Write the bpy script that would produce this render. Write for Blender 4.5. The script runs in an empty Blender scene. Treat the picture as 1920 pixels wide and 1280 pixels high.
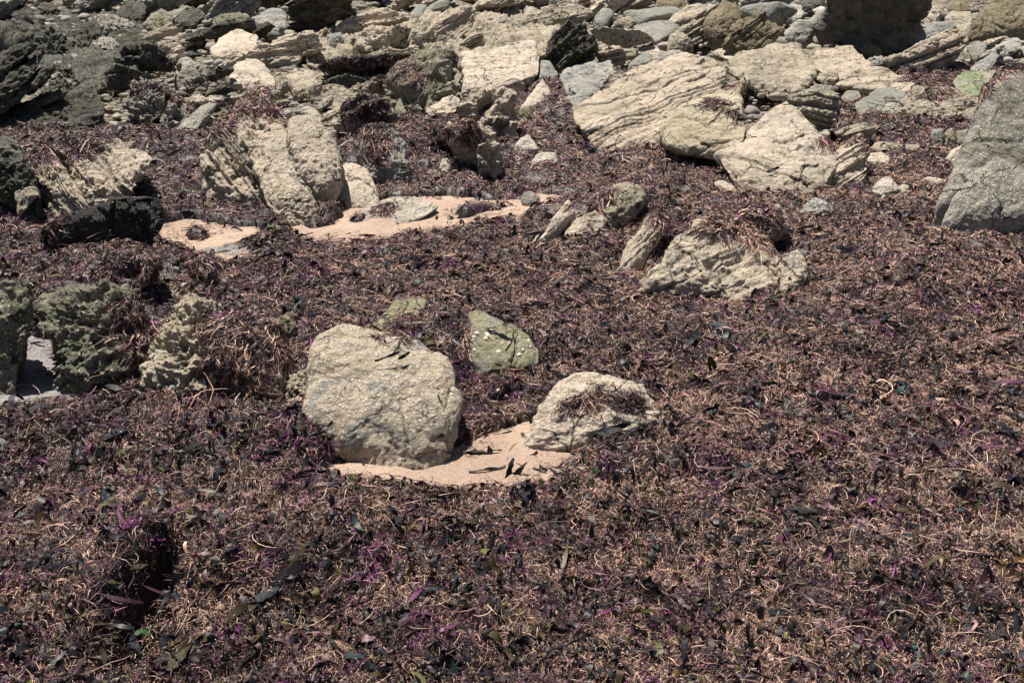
import bpy, bmesh, math, random
import numpy as np
from mathutils import Vector
random.seed(7)
rng = np.random.default_rng(7)
scene = bpy.context.scene
COL = scene.collection

# ------------------------------------------------------------------ camera
CAMZ = 1.7
PITCH = math.radians(24.0)
FPX = 1867.0
cam = bpy.data.cameras.new('camera'); camo = bpy.data.objects.new('camera', cam)
COL.objects.link(camo); scene.camera = camo
cam.sensor_width = 36.0; cam.lens = 36.0*FPX/1920.0
cam.clip_start = 0.05; cam.clip_end = 2000
camo.location = (0, 0, CAMZ); camo.rotation_euler = (math.pi/2-PITCH, 0, 0)
SP, CP = math.sin(PITCH), math.cos(PITCH)

def ray(px, py):
    u = (px-960.0)/FPX; v = -(py-640.0)/FPX
    return np.array([u, CP+v*SP, -SP+v*CP])

def project(P):
    x = P[:, 0]; y = P[:, 1]; z = P[:, 2]-CAMZ
    f = y*CP - z*SP; v = y*SP + z*CP
    return 960+FPX*x/f, 640-FPX*v/f

def gz(x, y):                                   # base terrain: beach flat, rising gently landwards
    t = np.maximum(np.asarray(y, float)-7.0, 0.0)
    return 0.035*t*t/(t+1.5)

def ground(px, py, h=0.0):
    r = ray(px, py); z = h
    t = (CAMZ-h)/max(-r[2], 1e-3)
    for _ in range(30):
        p = r*t
        t = (CAMZ-h-float(gz(p[0], p[1])))/max(-r[2], 1e-3)
    p = r*t
    return np.array([p[0], p[1], CAMZ+p[2]])

# ------------------------------------------------------------------ noise
LAT = rng.random((48, 48, 48)).astype(np.float32)*2-1
L1 = rng.random(512).astype(np.float32)*2-1
def vn(P):
    P = np.asarray(P, np.float32)
    i = np.floor(P).astype(np.int32); f = P-i
    f = f*f*f*(f*(f*6-15)+10)
    i0 = i % 48; i1 = (i+1) % 48
    x0, y0, z0 = i0.T; x1, y1, z1 = i1.T; fx, fy, fz = f.T
    a = LAT[x0, y0, z0]*(1-fx)+LAT[x1, y0, z0]*fx
    b = LAT[x0, y1, z0]*(1-fx)+LAT[x1, y1, z0]*fx
    c = LAT[x0, y0, z1]*(1-fx)+LAT[x1, y0, z1]*fx
    d = LAT[x0, y1, z1]*(1-fx)+LAT[x1, y1, z1]*fx
    a = a*(1-fy)+b*fy; c = c*(1-fy)+d*fy
    return a*(1-fz)+c*fz
def fbm(P, o=4, g=.5):
    s = 0; a = 1.0; P = np.asarray(P, np.float32)
    for k in range(o):
        s = s+a*vn(P); P = P*2.03+17.3; a *= g
    return s
def n1(s):
    i = np.floor(s).astype(np.int64); f = s-i; f = f*f*(3-2*f)
    return L1[i % 512]*(1-f)+L1[(i+1) % 512]*f
def P2(x, y, z=0.0):
    return np.stack([x, y, np.full_like(x, z)], -1)

# ------------------------------------------------------------------ mesh helpers
def mesh_quads(name, V, Q, smooth=True):
    me = bpy.data.meshes.new(name)
    V = np.ascontiguousarray(V, np.float32); Q = np.ascontiguousarray(Q, np.int32)
    k = Q.shape[1]
    me.vertices.add(len(V)); me.vertices.foreach_set('co', V.ravel())
    me.loops.add(Q.size); me.loops.foreach_set('vertex_index', Q.ravel())
    me.polygons.add(len(Q))
    me.polygons.foreach_set('loop_start', np.arange(0, Q.size, k, dtype=np.int32))
    me.polygons.foreach_set('loop_total', np.full(len(Q), k, np.int32))
    me.polygons.foreach_set('use_smooth', np.full(len(Q), smooth))
    me.update(calc_edges=True)
    return me
def add_attr(me, name, typ, data):
    a = me.attributes.new(name, typ, 'POINT')
    key = {'FLOAT': 'value', 'FLOAT_COLOR': 'color'}[typ]
    a.data.foreach_set(key, np.ascontiguousarray(data, np.float32).ravel())
def link(name, me, loc=(0, 0, 0), mat=None, parent=None):
    o = bpy.data.objects.new(name, me); COL.objects.link(o); o.location = loc
    if mat is not None: me.materials.append(mat)
    if parent is not None: o.parent = parent
    return o
def tag(o, label=None, cat=None, group=None, kind=None):
    if label: o['label'] = label
    if cat: o['category'] = cat
    if group: o['group'] = group
    if kind: o['kind'] = kind
    return o

_cs = {}
def cubesphere(N):
    if N in _cs: return _cs[N]
    a = np.tan(np.linspace(-1, 1, N+1)*math.pi/4)
    u, v = np.meshgrid(a, a, indexing='ij'); o = np.ones_like(u)
    F = [(o, u, v), (-o, v, u), (v, o, u), (u, -o, v), (u, v, o), (v, u, -o)]
    V = []; Q = []
    idx = np.arange((N+1)*(N+1)).reshape(N+1, N+1)
    q = np.stack([idx[:-1, :-1], idx[1:, :-1], idx[1:, 1:], idx[:-1, 1:]], -1).reshape(-1, 4)
    for k, (x, y, z) in enumerate(F):
        V.append(np.stack([x, y, z], -1).reshape(-1, 3)); Q.append(q+k*(N+1)**2)
    V = np.concatenate(V); Q = np.concatenate(Q)
    _, first, inv = np.unique(np.round(V*1e5).astype(np.int64), axis=0, return_index=True, return_inverse=True)
    V = V[first]; Q = inv.ravel()[Q]
    V = V/np.linalg.norm(V, axis=1, keepdims=True)
    _cs[N] = (V, Q); return _cs[N]
def vnormals(V, Q):
    n = np.cross(V[Q[:, 2]]-V[Q[:, 0]], V[Q[:, 3]]-V[Q[:, 1]])
    N = np.zeros_like(V)
    for k in range(4):
        for c in range(3): N[:, c] += np.bincount(Q[:, k], n[:, c], len(V))
    return N/np.maximum(np.linalg.norm(N, axis=1, keepdims=True), 1e-12)

def hull_planes(P):
    bm = bmesh.new()
    for p in P: bm.verts.new(p)
    r = bmesh.ops.convex_hull(bm, input=bm.verts)
    drop = [g for g in r['geom_interior'] if isinstance(g, bmesh.types.BMVert)]
    bmesh.ops.delete(bm, geom=drop, context='VERTS')
    bm.normal_update()
    vs = np.array([v.co[:] for v in bm.verts])
    c = vs.mean(0); N = []; D = []
    for f in bm.faces:
        if f.calc_area() < 1e-6: continue
        n = np.array(f.normal[:]); d = float(n @ (np.array(f.verts[0].co[:])-c))
        if d < 0: n, d = -n, -d
        if d < 1e-4: continue
        if any(float(n @ m) > .9985 for m in N): continue
        N.append(n); D.append(d)
    bm.free()
    return c, vs, np.array(N), np.array(D)

def unit(v):
    v = np.asarray(v, float); return v/np.linalg.norm(v)

def rock_piece(P, N, p=22, amp=.05, freq=3.0, strata=None, samp=.02, sfreq=18., seed=0, crag=0.0, blk=0.0, bf=5., hol=0.0):
    """solid stone from the hull of P: rounded hull + ledges along the bedding + broken relief"""
    c, vs, pn, pd = hull_planes(P)
    U, Q = cubesphere(N)
    X = vs-c; w, E = np.linalg.eigh(X.T @ X)
    ext = np.abs(X @ E).max(0)+1e-4
    if np.linalg.det(E) < 0: E[:, 0] *= -1
    M = E*ext
    W = U @ M.T
    A = np.maximum((W @ pn.T)/pd, 1e-6)
    r = (A**p).sum(1)**(-1.0/p)
    V = W*r[:, None]
    X2 = V @ E; XH = X @ E                       # grow the rounded form back to the hull's extents
    hi = .97*XH.max(0)/np.maximum(X2.max(0), 1e-6); lo = .97*XH.min(0)/np.minimum(X2.min(0), -1e-6)
    V = (X2*np.where(X2 > 0, hi, lo)) @ E.T
    Nn = vnormals(V, Q)
    off = np.array([seed*3.71, seed*1.93, seed*7.17]) % 40
    size = float(np.median(ext))*2
    G = (V+c)
    q = G*freq/size+off
    warp = np.stack([vn(q+5.1), vn(q+9.7), vn(q+13.9)], -1)
    d = amp*size*(fbm(q+.35*warp, 5, .55))
    rid = 1-2*np.abs(vn(q*2.3+21)); d = d-amp*size*.55*np.maximum(rid-.45, 0)   # cracks
    if crag > 0:
        pit = vn(q*4.1+3)+.6*vn(q*8.3+11); d = d-crag*size*np.maximum(pit-.25, 0)
        d = d+.45*crag*size*fbm(q*5.2, 3)
    if hol > 0: d = d-hol*size*np.clip(vn(q*1.05+7)-.12, 0, .5)*(1+.5*vn(q*3.))*np.clip(-Nn[:, 1]+.5*np.abs(Nn[:, 0])-.2*Nn[:, 2], 0, 1)*2.2
    s = np.zeros(len(V))
    if strata is not None:
        sn = unit(strata)
        s = (G @ sn)+.035*size*fbm(q*.8, 2)
        t = s*sfreq/size*1.0
        lay = n1(t+seed*13.7)+.6*n1(t*2.3+seed*5.1)+.35*n1(t*5.1+3.3)
        lay = np.tanh(3.2*lay)
        side = 1-np.abs(Nn @ sn)**3
        lat = .55+.6*np.clip(vn(q*1.3+30)+.4, 0, 1)
        d = d+samp*min(size, 2.6*float(ext.min()))*lay*side*lat
        s = s/size*(7 if size > .9 else 5)+seed
    if blk > 0:                                  # joint-bounded blocks: each sits a little prouder or deeper than its neighbours
        rs = np.random.default_rng(int(seed*97) % 99991)
        sn = unit(strata) if strata is not None else unit(rs.normal(size=3))
        e1 = unit(np.cross(sn, rs.normal(size=3))); e2 = np.cross(sn, e1)
        wp = .16*np.stack([fbm(q*1.7+k*11, 3) for k in range(3)], -1)
        a = (V @ sn)/size*bf+wp[:, 0]; i = np.floor(a+n1(a*.0+np.floor(a)*7.3)*.0).astype(np.int64)
        u = (V @ e1)/size*bf*.42+wp[:, 1]+L1[(i*37+11) % 512]; j = np.floor(u).astype(np.int64)
        w_ = (V @ e2)/size*bf*.42+wp[:, 2]+L1[(i*53+5) % 512]; k = np.floor(w_).astype(np.int64)
        size_b = min(size, 2.6*float(ext.min())); h = L1[(i*73+j*179+k*283+int(seed*13)) % 512]
        eg = np.minimum(np.minimum(np.minimum(a-i, 1-a+i), 1.6*np.minimum(u-j, 1-u+j)), 1.6*np.minimum(w_-k, 1-w_+k))
        lat = np.clip(.75+.7*vn(q*.9+44), .15, 1.3)
        d = d+blk*size_b*lat*(h*.9-.75*np.clip(1-eg/.09, 0, 1))
    V = V+Nn*d[:, None]
    return V+c, Q, s

# ------------------------------------------------------------------ node helper
class NT:
    def __init__(s, name):
        s.m = bpy.data.materials.new(name); s.m.use_nodes = True
        s.t = s.m.node_tree; s.t.nodes.clear()
        s.out = s.n('ShaderNodeOutputMaterial'); s.b = s.n('ShaderNodeBsdfPrincipled')
        s.l(s.b.outputs[0], s.out.inputs[0])
    def n(s, typ, **k):
        x = s.t.nodes.new(typ)
        for a, b in k.items(): setattr(x, a, b)
        return x
    def l(s, a, b): s.t.links.new(a, b)
    def math(s, op, a, b=None, clamp=False):
        x = s.n('ShaderNodeMath', operation=op, use_clamp=clamp)
        for i, q in enumerate((a, b)):
            if q is None: continue
            if isinstance(q, (int, float)): x.inputs[i].default_value = q
            else: s.l(q, x.inputs[i])
        return x.outputs[0]
    def noise(s, vec, scale, detail=4, rough=.55, dist=0.0):
        x = s.n('ShaderNodeTexNoise'); s.l(vec, x.inputs['Vector'])
        x.inputs['Scale'].default_value = scale; x.inputs['Detail'].default_value = detail
        x.inputs['Roughness'].default_value = rough; x.inputs['Distortion'].default_value = dist
        return x.outputs['Fac']
    def voro(s, vec, scale, feature='F1', out='Distance', rnd=1.0):
        x = s.n('ShaderNodeTexVoronoi', feature=feature); s.l(vec, x.inputs['Vector'])
        x.inputs['Scale'].default_value = scale; x.inputs['Randomness'].default_value = rnd
        return x.outputs[out]
    def ramp(s, fac, a, b):                    # smooth step a..b
        x = s.n('ShaderNodeMapRange', interpolation_type='SMOOTHSTEP'); s.l(fac, x.inputs[0])
        x.inputs[1].default_value = a; x.inputs[2].default_value = b
        return x.outputs[0]
    def mix(s, fac, a, b, blend='MIX'):
        x = s.n('ShaderNodeMix', data_type='RGBA', blend_type=blend)
        for i, q in ((0, fac), (6, a), (7, b)):
            if isinstance(q, (int, float)): x.inputs[i].default_value = q
            elif isinstance(q, tuple): x.inputs[i].default_value = (*q, 1)
            else: s.l(q, x.inputs[i])
        return x.outputs[2]
    def bump(s, h, strength, dist, prev=None):
        x = s.n('ShaderNodeBump'); s.l(h, x.inputs['Height'])
        x.inputs['Strength'].default_value = strength; x.inputs['Distance'].default_value = dist
        if prev is not None: s.l(prev, x.inputs['Normal'])
        return x.outputs[0]

def rock_mat(name, c1, c2, patch, barn=.35, dark=.15, green=None, gamt=.0, strat=.5, rough=.85, grain=1.0, pscale=7., bscale=75., crack=.85, stain=.55):
    t = NT(name)
    tc = t.n('ShaderNodeTexCoord'); oi = t.n('ShaderNodeObjectInfo')
    off = t.n('ShaderNodeVectorMath', operation='SCALE'); off.inputs[0].default_value = (31, 47, 23)
    t.l(oi.outputs['Random'], off.inputs['Scale'])
    v = t.n('ShaderNodeVectorMath', operation='ADD'); t.l(tc.outputs['Object'], v.inputs[0]); t.l(off.outputs[0], v.inputs[1])
    v = v.outputs[0]
    big = t.noise(v, 2.2, 6, .6)
    col = t.mix(t.ramp(big, .36, .64), c1, c2)
    pm = t.ramp(t.noise(v, pscale, 8, .68, .4), .52, .62)
    col = t.mix(t.math('MULTIPLY', pm, .85), col, patch)
    sm_ = t.math('MULTIPLY', t.ramp(t.noise(v, 1.6, 7, .66, .5), .50, .60), t.ramp(t.noise(v, 21, 6, .75), .30, .62))
    sc_ = t.mix(t.ramp(t.noise(v, 1.1, 3), .42, .58), tuple(.42*x for x in (c1[0], c1[1]*.98, c1[2]*.78)), tuple(.5*x for x in (c1[0]*.9, c1[1]*.97, c1[2]*1.02)))
    col = t.mix(t.math('MULTIPLY', sm_, stain), col, sc_)
    at = t.n('ShaderNodeAttribute', attribute_name='bed')
    sv = t.n('ShaderNodeCombineXYZ'); t.l(t.math('MULTIPLY', at.outputs['Fac'], 2.2), sv.inputs[0])
    t.l(t.math('MULTIPLY', big, 1.5), sv.inputs[1])
    lay = t.noise(sv.outputs[0], 1.0, 5, .6)
    if strat > 0:
        col = t.mix(t.math('MULTIPLY', t.ramp(lay, .56, .38), strat*.45), col, tuple(.4*x for x in c1))
        gap = t.math('MULTIPLY', t.ramp(lay, .43, .36), t.ramp(t.noise(v, 3, 5, .6), .36, .52))
        col = t.mix(t.math('MULTIPLY', gap, strat*.95), col, tuple(.09*x for x in c1))
    fine = t.noise(v, 55, 6, .72)
    col = t.mix(t.math('MULTIPLY', t.ramp(fine, .52, .36), .6*grain), col, tuple(.32*x for x in c1))
    grit = t.noise(v, 230, 2, .6)
    col = t.mix(t.math('MULTIPLY', t.ramp(grit, .5, .68), .4*grain), col, tuple(min(.8, 1.5*x+.04) for x in c2))
    if green is not None:
        gm = t.ramp(t.noise(v, 2.8, 7, .62, .3), .58-gamt*.35, .70-gamt*.3)
        gm = t.math('MULTIPLY', gm, t.ramp(t.noise(v, 38, 6, .75), .36, .58)); col = t.mix(t.math('MULTIPLY', gm, .8), col, green)
    vw = t.n('ShaderNodeVectorMath', operation='SCALE'); nz = t.n('ShaderNodeTexNoise'); t.l(v, nz.inputs['Vector']); nz.inputs['Scale'].default_value = 6; nz.inputs['Detail'].default_value = 6
    t.l(nz.outputs['Color'], vw.inputs[0]); vw.inputs['Scale'].default_value = .22
    va = t.n('ShaderNodeVectorMath', operation='ADD'); t.l(v, va.inputs[0]); t.l(vw.outputs[0], va.inputs[1])
    ce = t.voro(va.outputs[0], 3.4, 'DISTANCE_TO_EDGE')
    crk = t.math('MULTIPLY', t.ramp(ce, .022, .004), t.ramp(t.noise(v, 2.6, 4), .46, .56))
    col = t.mix(t.math('MULTIPLY', crk, crack), col, tuple(.10*x for x in c1))
    dm = t.math('MULTIPLY', t.ramp(t.noise(v, 16, 8, .78, .6), .55, .61), t.ramp(t.noise(v, 3.1, 4), .60-dark*.6, .68-dark*.5))
    col = t.mix(t.math('MULTIPLY', dm, .9), col, (.022, .018, .017))
    # barnacle crust: small pale rings with bump
    d1 = t.voro(v, bscale); cell = t.n('ShaderNodeTexVoronoi'); t.l(v, cell.inputs['Vector']); cell.inputs['Scale'].default_value = bscale
    sep = t.n('ShaderNodeSeparateColor'); t.l(cell.outputs['Color'], sep.inputs[0])
    pick = t.math('LESS_THAN', sep.outputs[0], barn)
    area = t.ramp(t.noise(v, 4.5, 5, .6), .62-barn*.45, .74-barn*.45)
    bn = t.math('MULTIPLY', t.math('MULTIPLY', pick, area), t.ramp(d1, .42, .2))
    col = t.mix(t.math('MULTIPLY', bn, .9), col, (.70, .64, .56))
    t.l(col, t.b.inputs['Base Color'])
    t.b.inputs['Roughness'].default_value = rough
    t.b.inputs['Specular IOR Level'].default_value = .25
    h1 = t.noise(v, 22, 9, .7)
    b = t.bump(h1, 1.0, .045); b = t.bump(t.math('SUBTRACT', 1.0, crk), .8, .02, b)
    if strat > 0: b = t.bump(lay, .5*strat+.1, .02, b)
    b = t.bump(fine, .5, .008, b)
    b = t.bump(bn, .8, .006, b)
    t.l(b, t.b.inputs['Normal'])
    return t.m

TAN = (.50, .40, .295); CREAM = (.64, .525, .415); GREY = (.30, .295, .275); PALEG = (.46, .43, .38)
OLIVE = (.31, .29, .185); DGREY = (.085, .088, .088); BROWN = (.22, .18, .115); DKB = (.05, .046, .04)
GRN = (.10, .11, .045)
M = dict(
 hero=rock_mat('barnacled_boulder_stone', (.50,.41,.30), (.68,.565,.44), (.25,.258,.262), barn=.85, dark=.22, green=(.36,.30,.17), gamt=.06, strat=0, pscale=6.5, bscale=62, crack=.4, stain=.85),
 cream=rock_mat('cream_limestone', CREAM, (.70,.585,.46), (.46,.41,.33), barn=.25, dark=.12, strat=.4, pscale=9),
 creamcrag=rock_mat('cream_crag_stone', (.61,.505,.39), CREAM, (.40,.36,.295), barn=.45, dark=.28, green=(.33,.29,.15), gamt=.02, strat=.8, pscale=8),
 tan=rock_mat('tan_bedded_stone', (.54,.44,.33), CREAM, (.40,.35,.275), barn=.3, dark=.25, strat=1.0),
 olive=rock_mat('olive_algae_stone', OLIVE, (.40,.37,.26), (.23,.24,.22), barn=.2, dark=.15, green=(.28,.265,.14), gamt=.15, strat=0, pscale=9),
 oliverough=rock_mat('olive_rough_stone', (.24,.225,.155), (.38,.34,.26), (.14,.145,.125), barn=.45, dark=.4, green=(.13,.14,.06), gamt=.3, strat=.4),
 greenface=rock_mat('green_cavernous_stone', (.19,.185,.135), (.34,.31,.235), (.105,.115,.09), barn=.5, dark=.4, green=(.10,.12,.06), gamt=.24, strat=0),
 ochre=rock_mat('ochre_pitted_stone', (.52,.43,.31), (.66,.55,.42), (.38,.33,.25), barn=.5, dark=.3, green=(.36,.29,.14), gamt=.02, strat=0),
 grey=rock_mat('grey_stone', GREY, PALEG, (.18,.185,.18), barn=.3, dark=.15, strat=.3),
 bgrey=rock_mat('grey_barnacled_stone', (.31,.29,.245), (.46,.425,.36), (.19,.19,.175), barn=.7, dark=.18, green=(.16,.16,.10), gamt=.1, strat=.2, bscale=60),
 smooth=rock_mat('smooth_grey_cobble_stone', (.27,.27,.235), (.35,.335,.29), (.23,.235,.21), barn=.05, dark=.02, strat=.1, grain=.6),
 dgrey=rock_mat('dark_wet_boulder_stone', (.085,.082,.074), (.165,.15,.12), (.035,.037,.04), barn=.08, dark=.2, green=(.045,.06,.07), gamt=.12, strat=.3, rough=.6),
 brown=rock_mat('brown_stone', BROWN, (.30,.25,.165), (.15,.13,.085), barn=.1, dark=.3, strat=.4),
 khaki=rock_mat('khaki_stone', (.40,.345,.26), (.52,.445,.345), (.28,.255,.205), barn=.2, dark=.25, green=(.29,.265,.17), gamt=.04, strat=.4),
 dark=rock_mat('algae_darkened_stone', (.085,.082,.068), (.17,.165,.135), (.04,.04,.035), barn=.25, dark=.55, green=(.07,.07,.035), gamt=.2, strat=.6),
 darkslab=rock_mat('black_bedded_stone', (.06,.055,.042), (.15,.135,.10), (.03,.028,.025), barn=.1, dark=.5, strat=.9),
 black=rock_mat('black_wet_stone', (.022,.019,.019), (.045,.040,.036), (.03,.028,.028), barn=.3, dark=.2, strat=.2, rough=.38),
 white=rock_mat('bleached_white_stone', (.60,.53,.43), (.66,.59,.49), (.5,.44,.36), barn=.05, dark=.06, strat=.3),
 dome=rock_mat('olive_domed_stone', (.47,.40,.275), (.58,.495,.37), (.40,.35,.25), barn=.4, dark=.08, green=(.36,.32,.17), gamt=.12, strat=0),
 blotch=rock_mat('black_blotched_cream_stone', CREAM, (.70,.585,.46), (.46,.41,.33), barn=.2, dark=.55, strat=.5),
 bdark=rock_mat('dark_grey_barnacled_stone', (.245,.23,.195), (.37,.345,.29), (.15,.15,.135), barn=.55, dark=.25, green=(.15,.145,.09), gamt=.1, strat=.2, bscale=60),
 mossy=rock_mat('moss_patched_stone', (.33,.32,.24), (.42,.40,.31), (.24,.25,.19), barn=.2, dark=.1, green=(.15,.25,.05), gamt=.3, strat=.2),
)
# ------------------------------------------------------------------ seaweed mat: where it lies and how thick
VIEW = dict(A=(0, 0, 2.977), B=(640, 0, 2.977), C=(1280, 0, 2.977), D=(0, 400, 2.977), E=(560, 520, 2.6667), F=(960, 300, 2.977),
            G=(0, 0, 4.), H=(480, 0, 4.), I=(960, 0, 4.), J=(1440, 0, 4.), N=(0, 0, 1.))
def nat(view, pts):
    x0, y0, s = VIEW[view]
    return np.array([(x0+x/s, y0+y/s) for x, y in pts], float)
def inpoly(X, Y, poly):
    ins = np.zeros(X.shape, bool); n = len(poly)
    for i in range(n):
        x1, y1 = poly[i]; x2, y2 = poly[(i+1) % n]
        c = ((y1 > Y) != (y2 > Y)) & (X < (x2-x1)*(Y-y1)/(y2-y1+1e-12)+x1)
        ins ^= c
    return ins
WEED = [(-900,235),(60,242),(200,240),(380,235),(400,300),(560,300),(700,225),(840,215),(960,205),(1020,150),(1060,140),(1100,190),(1120,260),
        (1250,262),(1500,335),(1600,250),(1560,235),(1590,190),(1650,185),(1690,130),(1760,118),(1850,125),(1900,170),(2900,200),(2900,1420),(-900,1420)]
SAND = [
 [(298,416),(345,409),(420,419),(500,426),(518,404),(540,418),(640,396),(720,372),(830,365),(900,372),(960,378),(1010,362),(1066,364),(1062,384),(1015,400),(965,414),(885,424),(800,440),(720,450),(650,458),(600,456),(560,444),(510,446),(440,495),(380,492),(290,476)],
 [(590,880),(680,850),(760,870),(800,850),(840,840),(900,812),(950,808),(985,795),(1000,785),(1030,790),(1075,805),(1100,842),(1150,838),(1120,872),(1060,872),(1050,885),(1090,915),(1040,932),(880,936),(740,930),(600,905)],
 [(-60,775),(-60,690),(40,620),(120,640),(130,715),(270,700),(300,715),(200,765)],
 [(940,688),(1010,680),(1010,700),(950,705)], [(1235,770),(1270,765),(1262,782),(1240,785)],
]
XS = np.arange(-8, 8.001, .025); YS = np.arange(.6, 13.001, .025)
GX, GY = np.meshgrid(XS, YS, indexing='ij')
def gpoly(pts): return [tuple(ground(*p)[:2]) for p in pts]
mask = inpoly(GX, GY, gpoly(WEED)) | (GY < 2.2)
mask = mask.astype(float)
for s in SAND: mask[inpoly(GX, GY, gpoly(s))] = -.35
for s in ([(486,430),(508,398),(535,402),(556,446),(520,470),(476,455)],[(560,412),(600,396),(645,402),(622,424),(580,430)],[(640,416),(700,404),(672,424)],[(840,398),(920,384),(970,390),(880,408)],[(345,432),(395,436),(390,446),(350,444)],[(930,855),(985,850),(980,862),(935,864)]): mask[inpoly(GX, GY, gpoly(s))] = .8
def blur(a, n):
    for _ in range(n):
        a = np.pad(a, 1, 'edge')
        a = (a[1:-1, 1:-1]*2+a[:-2, 1:-1]+a[2:, 1:-1]+a[1:-1, :-2]+a[1:-1, 2:])/6
    return a
mask = blur(mask, 5)
sh = GX.shape; fl = lambda s, z=0.0, o=4: fbm(P2(GX.ravel()*s, GY.ravel()*s, 0*GX.ravel()+z), o).reshape(sh)
mask = mask + .46*fl(11, 3.3, 5)*(np.clip(1-np.abs(mask-.4)*1.5, 0, 1))
MASK = np.clip((mask-.28)/.34, 0, 1)
lump = .030*fl(2.1, 1.1, 3)+.026*fl(6.5, 7.7, 3)+.020*fl(17, 2.2, 3)
T = .035+.75*lump
def bump2(px, py, h, rx, ry, rot=0.0):
    g = ground(px, py, max(h, 0)); dx = GX-g[0]; dy = GY-g[1]; c, s = math.cos(rot), math.sin(rot)
    a = (dx*c+dy*s)/rx; b = (-dx*s+dy*c)/ry
    return h*np.exp(-(a*a+b*b))
for a in [(790,598,.09,.20,.14),(1255,395,.06,.30,.2),(1090,460,.02,.30,.22),(1440,385,.03,.3,.2),(1190,385,.11,.18,.12),(1075,385,.07,.14,.1),(60,800,.06,.6,.15),(380,790,.08,.45,.14),(540,815,.04,.14,.12),
          (1700,225,.12,.5,.4),(300,270,.1,.6,.5),(760,270,.12,.5,.5),(1060,180,.1,.4,.5),(230,480,.08,.5,.2),(1750,500,.06,.6,.5),
          (540,1020,.07,.3,.2),(150,1060,.06,.4,.25),(900,990,.035,.5,.25),(1500,880,.05,.5,.3),(20,310,.2,.5,.4)]:
    T = T+bump2(*a)
g0 = ground(302, 1150)
pit = np.exp(-(((GX-g0[0])/.055)**2)**1.5-(((GY-g0[1])/.20)**2)**1.5)
T = T-.30*pit+bump2(250, 1075, .05, .16, .2)+bump2(380, 1060, .045, .12, .2)
PITM = pit
THICK = np.where(MASK > 0, T*np.clip(MASK*1.6, 0, 1)-.02*(1-MASK), -.03)
def glook(A, x, y):
    i = np.clip((np.asarray(x)-XS[0])/.025, 0, len(XS)-1.001); j = np.clip((np.asarray(y)-YS[0])/.025, 0, len(YS)-1.001)
    a = i.astype(int); b = j.astype(int); f = i-a; g = j-b
    return (A[a, b]*(1-f)+A[a+1, b]*f)*(1-g)+(A[a, b+1]*(1-f)+A[a+1, b+1]*f)*g
def surf(x, y): return gz(x, y)+np.maximum(glook(THICK, x, y), 0)

# ------------------------------------------------------------------ stones
ROCKS = {}
def outline_pts(out, by, k, depth, b, rs, sink, zoff=0.0, back=.78):
    cxb = out[out[:, 1] > by-8][:, 0].mean() if (out[:, 1] > by-8).any() else out[:, 0].mean()
    g = ground(cxb, by)
    th = float(np.maximum(glook(THICK, g[0], g[1]), 0)) if (abs(g[0]) < 8 and g[1] < 13) else 0.
    g = ground(cxb, by, th*.8)
    d0, gz0 = g[1], g[2]+zoff
    def pt(px, py, toward=0.0):
        r = ray(px, py); t = d0/r[1]; z = CAMZ+r[2]*t
        zt = gz0+k*(z-gz0) if z > gz0 else z
        if z > gz0 and r[2] < -1e-3: t = min((zt-CAMZ)/r[2], t*2.2)
        t -= toward
        return np.array([r[0]*t, r[1]*t, CAMZ+r[2]*t])
    P = [pt(x, y) for x, y in out]
    c = out.mean(0)
    w = (out[:, 0].max()-out[:, 0].min())*d0*1.06/FPX; h = (out[:, 1].max()-out[:, 1].min())*d0*1.06/FPX
    dep = depth if depth else .62*max(min(w, h*1.5), .55*w)
    bb = b*min(w, h)
    for i in range(len(out)):
        for f, m in ((.55, 1.0), (.8, .62)):
            q = c+(out[i]-c)*f*rs.uniform(.9, 1.1)
            P.append(pt(q[0], q[1], bb*m*rs.uniform(.6, 1.15)))
    F = np.array(P); cen = F[:len(out)].mean(0); B = []
    for i in range(len(out)):                    # the far side: farther along the same sight lines, down to the ground
        q = c+(out[i]-c)*back*rs.uniform(.92, 1.06); r = ray(q[0], q[1]); p0 = pt(q[0], q[1]); t0 = p0[1]/r[1]
        t1 = t0+dep*rs.uniform(.7, 1.1)
        if r[2] < -1e-3: t1 = min(t1, max((gz0-.12-CAMZ)/r[2], t0+.1*dep))
        B.append([r[0]*t1, r[1]*t1, CAMZ+r[2]*t1])
    B = np.array(B)
    L = F[:len(out)]; low = L[L[:, 2] < gz0+.13*(L[:, 2].max()-gz0)].copy()
    if sink > 0 and len(low): low[:, 2] = gz0-sink; low[:, 1] -= .03; low[:, 0] = cen[0]+(low[:, 0]-cen[0])*1.05
    return np.concatenate([F, B, low] if len(low) and sink > 0 else [F, B]), np.array([cxb, by]), g
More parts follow.
